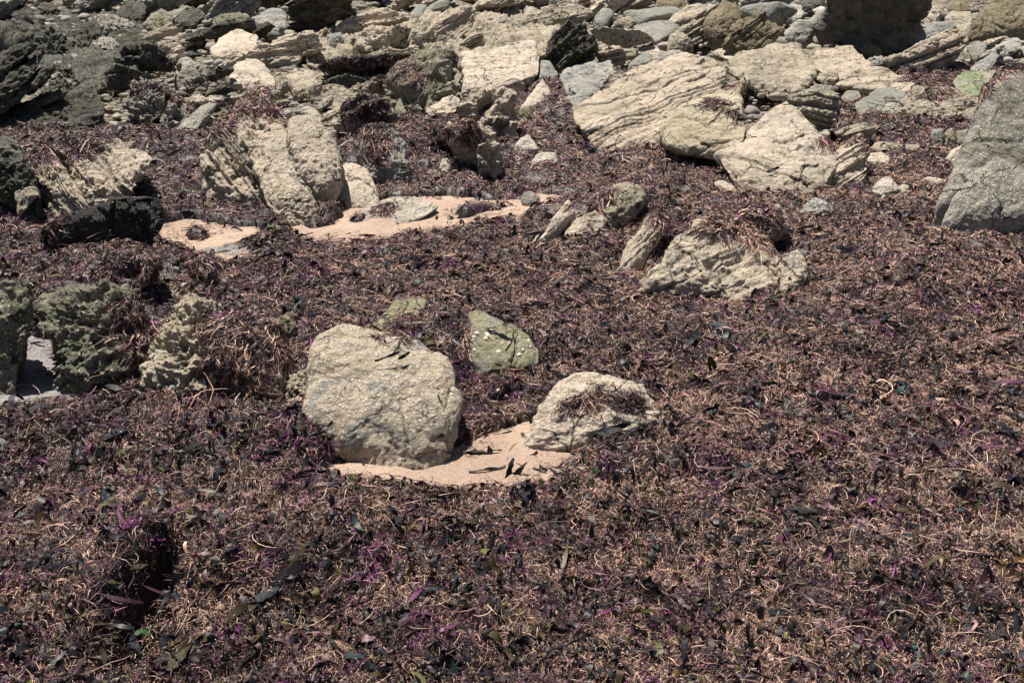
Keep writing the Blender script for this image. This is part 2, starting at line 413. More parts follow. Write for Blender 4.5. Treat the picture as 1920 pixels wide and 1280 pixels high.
def rock(key, label, mat, *pieces, name='boulder', cat='boulder', group=None, **kw):
    V = []; Q = []; S = []; MI = []; n = 0; base = None; outs = []; mats = [mat]
    for i, pc in enumerate(pieces):
        view, pts = pc[0], pc[1]; o = dict(kw); o.update(pc[2] if len(pc) > 2 else {})
        out = nat(view, pts)
        if 'sc' in o: out = out.mean(0)+(out-out.mean(0))*o['sc']
        outs.append(out)
        by = o.get('by', out[:, 1].max())
        seed = sum(ord(c)*(j+3) for j, c in enumerate(key))+i*7
        rs = np.random.default_rng(seed)
        P, _, g = outline_pts(out, by, o.get('k', .72), o.get('depth'), o.get('b', .17), rs, o.get('sink', .08), o.get('zoff', 0.), o.get('back', .78))
        px = max(np.ptp(out[:, 0]), np.ptp(out[:, 1]))
        N = int(np.clip(px*o.get('res', .42), 18, 150))
        st = o.get('st')
        if st is not None:
            a = math.radians(st); st = (-math.sin(a), o.get('sty', .45), math.cos(a))
        v, q, s = rock_piece(P, N, o.get('p', 24), o.get('amp', .035), o.get('freq', 3.), st, o.get('samp', .02), o.get('sf', 16.), seed*.37, o.get('crag', 0.), o.get('blk', 0. if o.get('p', 24) <= 12 else .045 if st is not None else .022), o.get('bf', 6. if st is not None else 3.5), o.get('hol', 0.))
        if base is None: base = g.copy()
        V.append(v); Q.append(q+n); S.append(s); n += len(v)
        pm = o.get('mat', mat)
        if pm not in mats: mats.append(pm)
        MI.append(np.full(len(q), mats.index(pm), np.int32))
    V = np.concatenate(V); Q = np.concatenate(Q); S = np.concatenate(S)
    base[2] = float(gz(base[0], base[1]))
    me = mesh_quads(name, V-base, Q); add_attr(me, 'bed', 'FLOAT', S)
    ob = link(name, me, tuple(base), M[mat])
    for m_ in mats[1:]: me.materials.append(M[m_])
    me.polygons.foreach_set('material_index', np.concatenate(MI)); tag(ob, label, cat, group)
    ROCKS[key] = dict(ob=ob, V=V, Q=Q, outs=outs, base=base)
    return ob

# ---- near stones
rock('E1', 'large rounded barnacle-speckled boulder at the edge of the foreground sand', 'hero',
     ('E', [(10,650),(60,560),(90,300),(170,240),(330,250),(420,290),(560,300),(700,380),(770,430),(780,560),(800,620),(800,720),(720,860),(650,950),(560,955),(380,930),(280,830),(100,780),(20,690)]),
     k=.62, b=.15, p=44, amp=.028, freq=2.4, crag=.012, depth=.42, blk=.0)
rock('E2', 'flat greenish stone slab sloping up behind the large barnacled boulder', 'olive',
     ('E', [(350,265),(480,110),(650,100),(610,190),(560,240),(500,290),(430,290)]), k=.4, b=.1, p=26, amp=.02, name='rock_slab', cat='rock')
rock('E3', 'olive-green stone dotted with white limpets beside the large barnacled boulder', 'olive',
     ('E', [(800,240),(830,180),(880,150),(940,190),(960,260),(1000,270),(1150,280),(1180,330),(1220,370),(1210,430),(1100,460),(960,475),(900,445),(850,370)]), k=.5, b=.14, p=20, amp=.03, freq=2.2)
rock('E4', 'pale cream boulder half buried in sand with a seaweed strip across it', 'cream',
     ('E', [(1090,850),(1160,760),(1220,600),(1300,520),(1400,480),(1530,490),(1650,510),(1740,580),(1820,700),(1815,750),(1720,755),(1640,775),(1500,815),(1480,860),(1400,885),(1300,860)]), k=.55, b=.18, p=20, amp=.04, freq=2.6, crag=.02)
rock('E5', 'small pale grey stone poking from seaweed left of the cream boulder', 'grey',
     ('E', [(910,620),(960,540),(1020,505),(1060,520),(1010,580),(950,620)]), k=.6, name='stone', cat='stone')
rock('F1', 'blocky olive stone with barnacles, highest of the seaweed-wrapped cluster by the sand strip', 'khaki',
     ('F', [(450,260),(490,170),(600,170),(660,130),(720,180),(725,240),(650,290),(540,350),(500,305)], dict(by=430)), sc=1.18, k=.75, b=.2, p=30, amp=.035, crag=.03, sink=.2)
rock('F2', 'pale wedge of stone below the blocky olive stone in the seaweed cluster', 'creamcrag',
     ('F', [(310,380),(390,330),(460,290),(520,340),(500,385),(400,440),(310,425)]), sc=1.18, k=.7, p=30)
rock('F3', 'narrow pale stone fin leaning up at the right end of the sand strip', 'cream',
     ('F', [(160,435),(230,340),(310,240),(335,300),(300,350),(215,435)]), sc=1.18, k=.8, p=30, name='rock_slab', cat='rock')
rock('F4', 'thin tilted slab with dark undercut side left of the wedge-shaped pale boulder', 'creamcrag',
     ('F', [(575,620),(640,480),(720,370),(810,270),(890,300),(850,390),(760,470),(700,570),(640,655)]), k=.62, b=.1, p=30, depth=.22, name='rock_slab', cat='rock', st=50, samp=.02)
rock('F5', 'wedge-shaped pale barnacled boulder rising from the middle of the seaweed', 'creamcrag',
     ('F', [(690,700),(820,600),(900,450),(1020,370),(1150,280),(1250,300),(1430,450),(1500,500),(1530,580),(1510,770),(1280,785),(1130,785),(1050,715),(900,745),(750,745)]),
     k=.6, b=.16, p=22, amp=.035, st=28, samp=.022, sf=14, crag=.03, res=.4, blk=.02)
rock('F6', 'rounded pale lump of stone against the right end of the wedge-shaped boulder', 'creamcrag',
     ('F', [(1515,530),(1600,495),(1650,580),(1655,660),(1590,730),(1505,775),(1500,640)]), k=.65, p=20, crag=.03, name='stone', cat='stone')
rock('F7', 'squarish weed-topped block perched on the upper right of the wedge-shaped boulder', 'creamcrag',
     ('F', [(1255,290),(1420,250),(1490,235),(1550,320),(1540,405),(1440,455),(1290,405)], dict(by=480, zoff=.0)), k=.8, p=30, crag=.03, sink=.25, name='stone', cat='stone')
rock('D1', 'pale rock with a shadowed right side at the left edge beside the grey sand pocket', 'greenface',
     ('D', [(-140,1010),(-130,420),(40,440),(150,340),(165,440),(155,540),(165,700),(130,850),(60,950),(10,1010)]), k=.85, p=22, b=.12, amp=.05, crag=.03, depth=.28)
rock('D2', 'cavernous green-tinged boulder over the grey sand pocket with weed hanging on it', 'greenface',
     ('D', [(180,640),(215,520),(310,455),(520,385),(650,370),(760,420),(800,500),(840,800),(850,890),(560,975),(430,1000),(365,910),(325,860),(190,770)]),
     k=.74, p=34, b=.2, amp=.05, freq=3., crag=.09, res=.5, hol=.34)
rock('D2b', 'weed-covered knob of rock standing behind the cavernous green-tinged boulder', 'greenface',
     ('D', [(530,390),(590,300),(680,230),(790,200),(870,250),(880,310),(840,370),(780,420),(640,440)], dict(by=575)), k=.75, p=18, amp=.06, crag=.07, sink=.25, hol=.34)
rock('D3', 'ochre pitted stone tapering upward right of the cavernous green-tinged boulder', 'ochre',
     ('D', [(770,960),(890,780),(950,650),(990,510),(1060,465),(1170,470),(1270,550),(1220,640),(1180,760),(1220,830),(1310,970),(1100,990),(930,1015),(830,995)]),
     k=.7, p=18, b=.2, amp=.06, freq=3.5, crag=.07, res=.5, hol=.34)
rock('D3b', 'dome of ochre rock wrapped in hanging purple weed left of the barnacled boulder', 'ochre',
     ('D', [(1090,660),(1200,560),(1380,540),(1500,580),(1570,700),(1615,850),(1600,1010),(1545,1075),(1440,1030),(1280,980),(1120,900)]), k=.68, p=14, b=.2, amp=.05, crag=.05)
rock('D4', 'knobbly pale stone breaking through seaweed below the grey slate slab', 'oliverough',
     ('D', [(1040,280),(1110,255),(1190,265),(1205,330),(1150,410),(1070,340)]), k=.7, crag=.06, name='stone', cat='stone')
rock('D5', 'thin grey slate slab lying at the lower edge of the left sand patch', 'grey',
     ('D', [(1110,210),(1250,170),(1490,125),(1390,195),(1270,245)]), k=.45, b=.05, p=34, depth=.2, st=22, samp=.03, sf=8, name='rock_slab', cat='rock')
rock('D6', 'small pitted stone above the weed-wrapped ochre dome', 'oliverough',
     ('D', [(1530,600),(1600,555),(1650,620),(1645,685),(1580,690)]), k=.7, crag=.08, name='stone', cat='stone')
rock('D7', 'yellowish gravelly stone wedged against the left foot of the large barnacled boulder', 'ochre',
     ('D', [(1585,1070),(1620,900),(1720,865),(1750,980),(1690,1090)]), k=.7, crag=.08, amp=.06, name='stone', cat='stone')
rock('A9', 'long black wet rock with a white-specked top at the left end of the sand strip', 'black',
     ('N', [(70,430),(120,402),(175,388),(235,366),(290,363),(303,376),(304,430),(285,450),(190,452),(150,466),(105,482),(78,462)]), k=.93, b=.04, p=26, amp=.03, depth=.3, sink=.2)
rock('B10', 'low pale pinkish rock half sunk in the sand strip', 'white',
     ('B', [(60,1240),(120,1180),(280,1110),(400,1105),(520,1130),(550,1160),(490,1200),(300,1250)]), k=.35, b=.12, p=18, amp=.03)
rock('B11', 'small round grey stone at the upper right end of the sand strip', 'bgrey',
     ('B', [(1000,1120),(1020,1075),(1060,1065),(1110,1100),(1110,1140),(1050,1155)]), k=.8, p=9, amp=.02, name='stone', cat='stone')
rock('B9', 'small angular white stone standing on seaweed, upper of the pair in mid picture', 'white',
     ('B', [(960,825),(1000,770),(1040,750),(1080,800),(1110,840),(1020,855)]), k=.75, p=30, name='stone', cat='stone')
rock('B9b', 'small cracked white stone lying on seaweed, lower of the pair in mid picture', 'white',
     ('B', [(1030,915),(1110,860),(1190,848),(1215,905),(1160,935)]), k=.65, p=30, name='stone', cat='stone')
rock('B9c', 'tiny flat pale stone nearly buried in weed below the big bedded slab', 'cream',
     ('B', [(1550,885),(1620,865),(1670,885),(1600,905)]), k=.5, name='stone', cat='stone')
rock('F8', 'small pale stone half buried in weed just below the large domed cream boulder', 'cream',
     ('F', [(1130,130),(1170,112),(1240,150),(1250,190),(1215,205)]), k=.6, name='stone', cat='stone')
rock('C15', 'bright white angular stone on seaweed right of the domed cream boulder', 'white',
     ('C', [(1050,1070),(1090,1010),(1140,980),(1190,1020),(1220,1060),(1190,1100),(1110,1120)]), k=.75, p=30, amp=.05, name='stone', cat='stone')
rock('C15b', 'small white chip of stone leaning on the bright white angular stone', 'white',
     ('C', [(1190,1050),(1230,1030),(1268,1040),(1250,1065),(1180,1110)]), k=.6, p=30, name='stone', cat='stone')
rock('C16', 'grey broken stone lying on seaweed below the domed cream boulder', 'grey',
     ('C', [(650,1185),(690,1130),(740,1105),(830,1150),(850,1185),(760,1210)]), k=.65, p=26, crag=.05, name='stone', cat='stone')
rock('C17', 'long white stone beside the foot of the tall rock at right', 'white',
     ('C', [(1325,1005),(1370,985),(1480,1000),(1480,1035),(1350,1030)]), k=.7, name='stone', cat='stone')
rock('C14', 'tall two-tiered barnacled rock with a dark edge at the right border', 'bgrey',
     ('N', [(1742,405),(1765,350),(1826,250),(1838,205),(1856,150),(1876,124),(1905,115),(1950,128),(2000,180),(2040,420),(1960,436),(1880,432),(1800,425)], dict(b=.08, depth=.6, mat='bdark')),
     ('N', [(1762,418),(1785,345),(1826,268),(1860,258),(1905,266),(1990,272),(2040,420),(1960,440),(1880,436)], dict(b=.2, depth=.4, k=.8)),
     k=.85, p=40, amp=.022, crag=.008, blk=.0)

# ---- middle stones
rock('A7', 'large cream boulder of two leaning faces split by a cleft behind the sand strip', 'creamcrag',
     ('A', [(1120,900),(1180,780),(1240,650),(1300,560),(1380,480),(1480,470),(1520,540),(1600,660),(1620,760),(1590,880),(1540,1130),(1370,1140),(1170,1120),(1120,1000)], dict(st=-58, samp=.035, sf=12)),
     ('A', [(1380,640),(1500,600),(1600,700),(1625,780),(1600,880),(1625,960),(1640,1050),(1720,1100),(1785,1180),(1700,1225),(1550,1230),(1515,1140),(1420,960)], dict(k=.66, b=.14)),
     ('N', [(535,225),(560,208),(595,220),(628,262),(646,320),(640,352),(612,372),(575,366),(548,335),(535,280)], dict(by=384, k=.8, p=11, b=.3)),
     k=.75, p=22, amp=.035, crag=.025)
rock('A7b', 'low rounded cream ledge at the right foot of the split cream boulder', 'cream',
     ('B', [(-60,1120),(0,900),(60,905),(85,960),(150,955),(190,1040),(218,1110),(180,1165),(50,1170),(-60,1160)]), k=.6, p=15, amp=.03)
rock('A8', 'tilted pale boulder with a dark slanting crack and weed cap at left', 'creamcrag',
     ('A', [(165,960),(160,850),(230,790),(300,850),(400,1010),(510,1150),(440,1195),(320,1195),(250,1100)], dict(st=-58, samp=.03, sf=14)),
     ('A', [(310,800),(330,775),(480,750),(640,770),(760,800),(865,885),(770,930),(745,1080),(640,1110),(545,1150),(500,1120),(420,1000),(350,890)], dict(st=-52, samp=.03, sf=10, k=.7)),
     k=.75, p=22, crag=.03)
rock('A8b', 'dark rock in deep shade under the left end of the tilted cracked boulder', 'dark',
     ('A', [(-60,1080),(-60,800),(60,760),(150,820),(170,960),(240,1120),(150,1130)]), k=.85, crag=.05)
rock('A10', 'brownish stone in the shade between the black wet rock and left border', 'khaki',
     ('A', [(75,1070),(110,1045),(190,1035),(220,1090),(100,1130)]), k=.7, name='stone', cat='stone')
rock('A10b', 'flat pale greenish stone just above the black wet rock at left', 'grey',
     ('A', [(45,1210),(130,1170),(200,1195),(210,1230),(100,1240)]), k=.5, name='stone', cat='stone')
rock('A2', 'lumpy rounded boulder with dark hollows left of the split cream boulder', 'bgrey',
     ('A', [(670,600),(680,520),(720,470),(860,455),(960,490),(1020,560),(1065,625),(1000,695),(930,730),(850,690),(740,650)]), k=.8, p=12, amp=.07, crag=.09, b=.25, hol=.34)
rock('A3', 'small rounded grey boulder behind the dark square hollow at left', 'bgrey',
     ('A', [(985,380),(1010,335),(1050,322),(1120,360),(1168,420),(1160,455),(1060,470),(990,460)]), k=.85, p=11, amp=.04, b=.25, hol=.34)
rock('A4', 'craggy dark block bridging over a black square hollow at left', 'dark',
     ('A', [(640,380),(650,290),(800,235),(920,280),(985,360),(985,400),(880,385),(770,395)], dict(by=160, sink=0, k=1.02, b=.2)),
     ('A', [(590,400),(660,360),(770,390),(768,460),(660,500),(600,470)], dict(k=1.02)),
     crag=.09, amp=.06, hol=.34)
rock('A5', 'flat sloping dull rock face left of the craggy dark block', 'dark',
     ('A', [(385,330),(500,270),(640,330),(620,470),(540,500),(410,440)]), k=.5, crag=.05, st=30)
rock('A6', 'pale wedge stone lying in weed beside the lumpy rounded boulder', 'bgrey',
     ('A', [(970,745),(1060,640),(1170,565),(1205,590),(1130,690),(1080,750)]), k=.6, name='stone', cat='stone')
rock('A1', 'outcrop of dark steeply tilted ledges rising from the left border', 'dark',
     ('A', [(-40,690),(100,620),(330,520),(520,440),(565,560),(585,630),(490,745),(250,725),(0,730)], dict(k=.62, st=25)),
     ('A', [(-60,690),(-60,650),(60,600),(370,478),(392,510),(200,610),(20,680)], dict(by=242, k=.85, depth=.3, b=.06)),
     ('A', [(-60,640),(-60,580),(70,540),(270,365),(310,350),(270,430),(100,560),(20,620)], dict(by=245, k=.85, depth=.3, b=.06)),
     ('A', [(-60,560),(-60,480),(90,400),(230,270),(265,275),(190,420),(60,540)], dict(by=248, k=.85, depth=.3, b=.06)),
     ('A', [(-60,430),(-60,340),(150,235),(185,255),(130,330),(0,430)], dict(by=248, k=.9, depth=.3, b=.06)),
     name='rock_outcrop', cat='rock outcrop', crag=.04, amp=.04, p=24, st=32, samp=.02)
rock('B1', 'big rounded olive-grey boulder behind the weed-draped stones in upper middle', 'oliverough',
     ('B', [(200,430),(270,370),(430,290),(520,262),(620,280),(672,340),(692,420),(668,535),(560,605),(380,645),(310,610),(285,560),(245,500)]), k=.8, p=14, amp=.05, crag=.05, b=.25, res=.5, hol=.34)
rock('B2', 'flat-topped cream slab with dark underside beside the big rounded olive-grey boulder', 'blotch',
     ('B', [(690,490),(688,400),(665,290),(850,265),(1080,218),(1112,300),(1105,410),(950,475),(800,480),(720,505)]), k=.5, b=.03, p=34, depth=.5, amp=.025, name='rock_slab', cat='rock', st=12, samp=.02, sf=9)
rock('B3', 'knobbly pale rock with hollows under the flat-topped cream slab', 'creamcrag',
     ('B', [(660,610),(700,540),(780,495),(900,490),(960,530),(900,640),(770,690),(740,620)], dict(by=232)),
     ('B', [(760,690),(850,560),(960,500),(1005,560),(985,640),(975,735),(870,795),(845,720)]),
     k=.92, crag=.08, amp=.06, st=40, samp=.03, hol=.34)
rock('B15', 'curved pale stone tucked against the right end of the flat-topped slab', 'cream',
     ('B', [(1120,440),(1170,500),(1182,560),(1090,595),(1000,645),(1000,590),(1090,560),(1112,500)]), k=.7, p=18, name='stone', cat='stone')
rock('B15b', 'olive stone standing below the curved pale stone in upper middle', 'oliverough',
     ('B', [(985,640),(1000,600),(1060,585),(1068,640),(1050,665),(1000,665)]), k=.85, name='stone', cat='stone')
rock('B4', 'small pale dark-dotted rock in front of the big rounded olive-grey boulder', 'cream',
     ('B', [(450,665),(480,600),(620,532),(672,560),(640,625),(520,650)]), k=.6, crag=.06, name='stone', cat='stone')
rock('B5', 'hollowed rock with a slanting black underside and a weed cap in upper middle', 'creamcrag',
     ('B', [(560,690),(660,690),(740,700),(850,740),(895,860),(870,935),(790,960),(730,955),(660,800)], dict(k=.92)),
     ('B', [(505,700),(560,670),(680,690),(700,760),(690,830),(640,810),(560,770)], dict(by=302, sink=0)),
     crag=.08, amp=.05, st=-50, samp=.03, hol=.34)
rock('B6', 'weed-draped pale stone right of the split cream boulder', 'grey',
     ('B', [(70,800),(130,700),(230,690),(330,740),(372,850),(372,945),(200,950),(135,930)]), k=.78, crag=.05, amp=.05)
rock('B7', 'bedded rock with slanting ledges between split cream boulder and olive-grey boulder', 'tan',
     ('B', [(-10,620),(60,530),(150,515),(260,570),(345,650),(290,690),(120,700),(10,790),(-20,720)]), k=.92, st=28, samp=.045, sf=12, crag=.03)
rock('B7b', 'little pale stone peeping from weed left of the hollowed rock', 'creamcrag',
     ('B', [(545,940),(560,885),(600,880),(618,930),(590,970)]), k=.75, crag=.06, name='stone', cat='stone')
rock('B12', 'big pale bedded slab sloping up to the right in the upper middle', 'tan',
     ('N', [(1067,206),(1100,190),(1160,140),(1210,115),(1290,96),(1345,104),(1362,150),(1340,175),(1290,210),(1245,262),(1200,276),(1130,284),(1100,256),(1090,236)], dict()),
     ('N', [(1092,240),(1130,286),(1200,279),(1247,264),(1292,215),(1350,178),(1362,140),(1335,128),(1250,165),(1160,212)], dict(k=.62, b=.07, depth=.4, samp=.05, sf=12)),
     k=.52, b=.09, p=26, st=33, samp=.017, sf=13, depth=.6, amp=.02, blk=.04, bf=9., name='rock_slab', cat='rock slab', res=.5)
rock('C1', 'large domed cream boulder with deep shadow beneath its left side', 'cream',
     ('N', [(1403,356),(1378,332),(1340,292),(1390,258),(1445,212),(1484,198),(1496,230),(1560,272),(1572,300),(1560,345),(1490,366),(1430,366)], dict(k=.6, b=.14)),
     ('N', [(1243,262),(1262,222),(1300,190),(1360,170),(1420,158),(1476,166),(1484,200),(1440,228),(1404,252),(1375,277),(1335,290),(1285,288),(1255,278)], dict(by=322, k=.72, p=12, b=.22, sink=0, mat='dome', back=1.0, depth=.5)),
     ('C', [(740,960),(800,880),(980,745),(1032,800),(1032,970),(985,1035),(860,1050),(790,1030)], dict(k=.7, st=38, samp=.05, sf=12)),
     p=20, amp=.03, freq=2.4, crag=.012, res=.5, blk=.03, bf=3.)
rock('C2', 'layered grey slab behind the domed cream boulder at right', 'khaki',
     ('C', [(580,530),(720,500),(885,510),(862,620),(810,695),(700,695),(615,665)]), k=.92, st=-12, samp=.06, sf=10, crag=.03)
rock('C3', 'grey-brown rounded rock rising behind the domed cream boulder', 'khaki',
     ('C', [(230,340),(430,320),(520,250),(640,238),(742,360),(750,415),(660,495),(590,515),(480,480),(300,430)]), k=.55, p=16, b=.18, crag=.02)
rock('C4', 'broad smooth tan rock with a pale top in the upper right', 'tan',
     ('C', [(700,340),(760,280),(930,248),(1050,340),(1060,385),(880,445),(780,410)], dict(k=.5)),
     ('C', [(850,475),(1050,375),(1180,400),(1292,440),(1302,495),(1220,510),(1000,485),(910,485)], dict(k=.5)),
     p=18, amp=.03, b=.1, st=18, samp=.02)
rock('C4b', 'knobbly little stone at the left foot of the broad smooth tan rock', 'khaki',
     ('C', [(740,430),(790,400),(860,385),(870,440),(800,460)]), k=.7, crag=.08, name='stone', cat='stone')
rock('C5', 'smooth grey rounded cobble below the broad tan rock', 'smooth',
     ('C', [(1035,525),(1110,488),(1220,500),(1255,530),(1190,575),(1120,565)]), k=.6, p=9, amp=.01, crag=0, name='stone', cat='stone')
rock('C5b', 'pale rounded cobble leaning on the smooth grey cobble at right', 'smooth',
     ('C', [(955,580),(1050,530),(1130,548),(1140,590),(1090,640),(1010,645)]), k=.6, p=9, amp=.02, name='stone', cat='stone')
rock('C5c', 'small khaki cobble just left of the pale rounded cobble', 'smooth',
     ('C', [(880,545),(910,508),(980,510),(1000,545),(940,575)]), k=.6, p=9, amp=.02, name='stone', cat='stone')
rock('C5d', 'speckled low stone in front of the pale rounded cobble', 'bgrey',
     ('C', [(1085,650),(1140,580),(1205,575),(1265,650),(1180,680)]), k=.6, p=12, name='stone', cat='stone')
rock('C6', 'long khaki boulder with a shadowed overhang left of the tall right rock', 'khaki',
     ('C', [(1210,575),(1300,490),(1450,475),(1600,530),(1668,575),(1620,660),(1500,660),(1340,700),(1260,655)]), k=.72, b=.2, crag=.04, amp=.05)
rock('C13', 'pale rock with a bright green moss patch beside the tall right rock', 'mossy',
     ('C', [(1505,455),(1560,408),(1760,395),(1760,500),(1700,530),(1620,545),(1530,505)]), k=.55, p=14)
rock('C13b', 'narrow pale stone leaning above the moss-patched rock', 'grey',
     ('C', [(1590,400),(1640,350),(1740,288),(1768,310),(1720,390),(1650,410)]), k=.6, name='rock_slab', cat='rock')
rock('C19', 'small square pale stone in weed under the long khaki boulder', 'grey',
     ('C', [(1385,735),(1400,722),(1452,718),(1455,800),(1390,795)]), k=.85, name='stone', cat='stone')
rock('C19b', 'small upright olive stone next to the square pale stone', 'olive',
     ('C', [(1460,745),(1490,718),(1515,730),(1525,795),(1470,800)]), k=.85, name='stone', cat='stone')
rock('C19c', 'khaki block between the upright olive stone and tall right rock', 'khaki',
     ('C', [(1525,730),(1610,715),(1620,790),(1540,800)]), k=.85, name='stone', cat='stone')
rock('C19d', 'round khaki stone wedged at the left edge of the tall right rock', 'khaki',
     ('C', [(1560,650),(1590,605),(1650,595),(1650,690),(1580,700)]), k=.8, p=12, name='stone', cat='stone')
rock('C20', 'thin pale slab under weed right of the domed cream boulder', 'khaki',
     ('C', [(845,745),(930,705),(1020,688),(1075,722),(1000,800),(900,770)]), k=.92, st=15, samp=.04, name='rock_slab', cat='rock')
rock('C20b', 'pale splinter of stone lying at the right tip of the domed boulder', 'cream',
     ('C', [(1025,905),(1040,860),(1110,850),(1155,880),(1140,915)]), k=.6, name='stone', cat='stone')
rock('C20c', 'low flat shelf stone with shadowed edge in weed near the domed boulder', 'khaki',
     ('C', [(1040,830),(1070,795),(1320,805),(1325,830),(1150,845)]), k=.6, b=.05, name='rock_slab', cat='rock')
rock('C14b', 'pinkish pale stone resting on the left foot of the tall right rock', 'cream',
     ('C', [(1465,885),(1500,840),(1565,805),(1560,880),(1520,920)]), k=.7, name='stone', cat='stone')

# ---- back stones
rock('A11', 'cream flat-faced boulder gleaming among the dark ledges at upper left', 'cream',
     ('A', [(1172,275),(1210,215),(1310,163),(1442,205),(1440,255),(1360,305),(1240,315),(1190,305)]), k=.65, p=24, b=.1)
rock('A12', 'pale striped boulder leaning on the black bedded slab at the top', 'grey',
     ('A', [(1420,110),(1490,50),(1560,38),(1602,80),(1595,160),(1470,172)]), k=.75, p=18, st=30, samp=.03)
rock('A13', 'stack of dark thin tilted beds left of the cream flat-faced boulder', 'tan',
     ('A', [(775,215),(820,180),(960,128),(985,180),(880,240),(800,250)], dict(by=95, k=.92)),
     ('A', [(850,270),(930,230),(1000,215),(1040,270),(960,300),(880,290)]),
     st=27, samp=.08, sf=10, k=.92, name='rock_outcrop', cat='rock outcrop')
rock('A14', 'tan ledge of fine bedding below the cream flat-faced boulder', 'tan',
     ('A', [(1370,305),(1510,230),(1750,168),(1775,210),(1825,275),(1780,305),(1560,320),(1500,360)]), k=.92, st=14, samp=.06, sf=14, crag=.03, name='rock_slab', cat='rock')
rock('A15', 'smooth pale flat rock above the split cream boulder', 'cream',
     ('A', [(1265,405),(1340,335),(1440,328),(1520,400),(1535,465),(1400,450),(1300,450)]), k=.5, p=16)
rock('A15b', 'small pale pebble perched against the smooth pale flat rock', 'cream',
     ('A', [(1295,415),(1320,385),(1385,385),(1405,415),(1350,435)]), k=.9, p=9, name='stone', cat='stone')
rock('A16', 'pale layered stone right of the smooth pale flat rock', 'tan',
     ('H', [(110,470),(150,430),(340,430),(330,480),(180,510)]), k=.92, st=8, samp=.06)
rock('A17', 'rounded tan boulder above the split cream boulder', 'khaki',
     ('H', [(225,570),(320,505),(440,535),(485,630),(420,680),(290,660)]), k=.7, p=12)
rock('A18', 'small tan block right of the rounded tan boulder', 'tan',
     ('A', [(1720,490),(1750,465),(1800,460),(1800,500),(1740,530)]), k=.92, name='stone', cat='stone')
rock('H1', 'big black bedded slab with deep shade beneath at the top edge', 'darkslab',
     ('H', [(225,60),(290,-20),(500,-60),(700,-40),(725,60),(745,112),(600,150),(480,180),(250,160)], dict(by=55, sink=0)),
     ('H', [(235,170),(560,130),(590,190),(480,215),(260,215)]),
     k=1.02, st=6, samp=.06, sf=12, crag=.04, name='rock_slab', cat='rock slab')
rock('H2', 'pale ledge with dark bedding gaps right of the black bedded slab', 'tan',
     ('H', [(580,215),(700,120),(1000,68),(1120,108),(1150,155),(1060,190),(800,225),(620,238)]), k=.92, st=15, samp=.08, sf=11, crag=.04, name='rock_slab', cat='rock')
rock('H3', 'knobbly pale ledge with dark blotches in the upper middle', 'creamcrag',
     ('H', [(690,270),(830,228),(1080,178),(1200,208),(1295,250),(1250,340),(1220,400),(980,395),(840,410),(700,390)]), k=.92, st=12, samp=.05, crag=.07, name='rock_slab', cat='rock', hol=.34)
rock('H4', 'steeply leaning slab with a shadowed lower face in the upper middle', 'tan',
     ('H', [(1265,285),(1350,150),(1480,60),(1530,48),(1650,90),(1645,190),(1440,335),(1300,335)]), k=.92, b=.03, st=42, samp=.06, sf=10, name='rock_slab', cat='rock')
rock('H4b', 'thin flat slab at the foot of the steeply leaning slab', 'khaki',
     ('H', [(1450,350),(1640,240),(1690,255),(1720,350),(1500,390)]), k=.92, st=30, samp=.06, name='rock_slab', cat='rock')
rock('H5', 'pale round boulder at the top edge left of the leaning slab', 'smooth',
     ('H', [(1155,105),(1220,28),(1282,40),(1250,115),(1200,145)]), k=.85, p=11)
rock('H6', 'tan round boulder touching the pale round boulder at the top', 'khaki',
     ('H', [(1215,155),(1280,80),(1380,88),(1405,142),(1300,170)]), k=.8, p=11)
rock('H7', 'small grey block between tan ledge and knobbly pale ledge', 'grey',
     ('H', [(535,262),(640,243),(662,312),(540,335)]), k=.92, name='stone', cat='stone')
rock('H8', 'long weed-fringed ledge over a black gap in the upper middle', 'dark',
     ('H', [(440,490),(560,448),(1000,400),(1155,412),(1120,475),(980,505),(700,495),(450,530)], dict(by=146, sink=0)),
     ('H', [(480,610),(700,555),(830,590),(760,640),(520,650)]),
     k=1.02, b=.08, amp=.04, crag=.04, name='rock_slab', cat='rock slab')
rock('I1', 'smooth tan sloping rock near the top edge, right of the leaning slab', 'khaki',
     ('I', [(60,180),(120,120),(220,70),(400,30),(600,60),(620,100),(500,160),(400,180),(160,195)]), k=.92, p=16, st=20, samp=.03)
rock('I2', 'dark pointed stone standing at the top edge', 'dgrey',
     ('I', [(272,95),(280,-10),(300,-20),(350,50),(322,75)]), k=.95, p=30, name='stone', cat='stone')
rock('I3', 'rounded greenish-grey cobble at the top behind the dark-coated rock', 'smooth',
     ('I', [(605,155),(640,100),(680,58),(740,68),(765,112),(695,190),(630,195)]), k=.85, p=10, amp=.015)
rock('I4', 'brown-grey stone right of the rounded greenish-grey cobble', 'khaki',
     ('I', [(745,205),(800,140),(880,128),(925,160),(880,220)]), k=.92, p=12, name='stone', cat='stone')
rock('I5', 'smooth grey pointed slab lying over the pale ridge near the top', 'smooth',
     ('I', [(900,200),(1100,148),(1285,158),(1240,215),(1090,300),(1010,250)]), k=.6, p=12, b=.12, amp=.015, name='rock_slab', cat='rock')
rock('I6', 'pale ledge capped with black blotches under the smooth pointed slab', 'creamcrag',
     ('I', [(570,235),(620,208),(800,208),(960,220),(1075,285),(1085,315),(880,345),(760,335),(650,295)], dict(by=99, sink=0)),
     ('I', [(640,410),(720,350),(830,368),(860,440),(790,475),(690,470)], dict(st=10, samp=.08)),
     k=1.02, b=.08, crag=.05, name='rock_slab', cat='rock slab')
rock('I7', 'dark-coated folded rock with steep thin beds in the upper middle', 'darkslab',
     ('I', [(245,400),(340,240),(420,188),(545,200),(605,300),(640,385),(560,480),(350,515),(300,475)]), k=.92, st=50, samp=.07, sf=10, crag=.06, name='rock_outcrop', cat='rock outcrop')
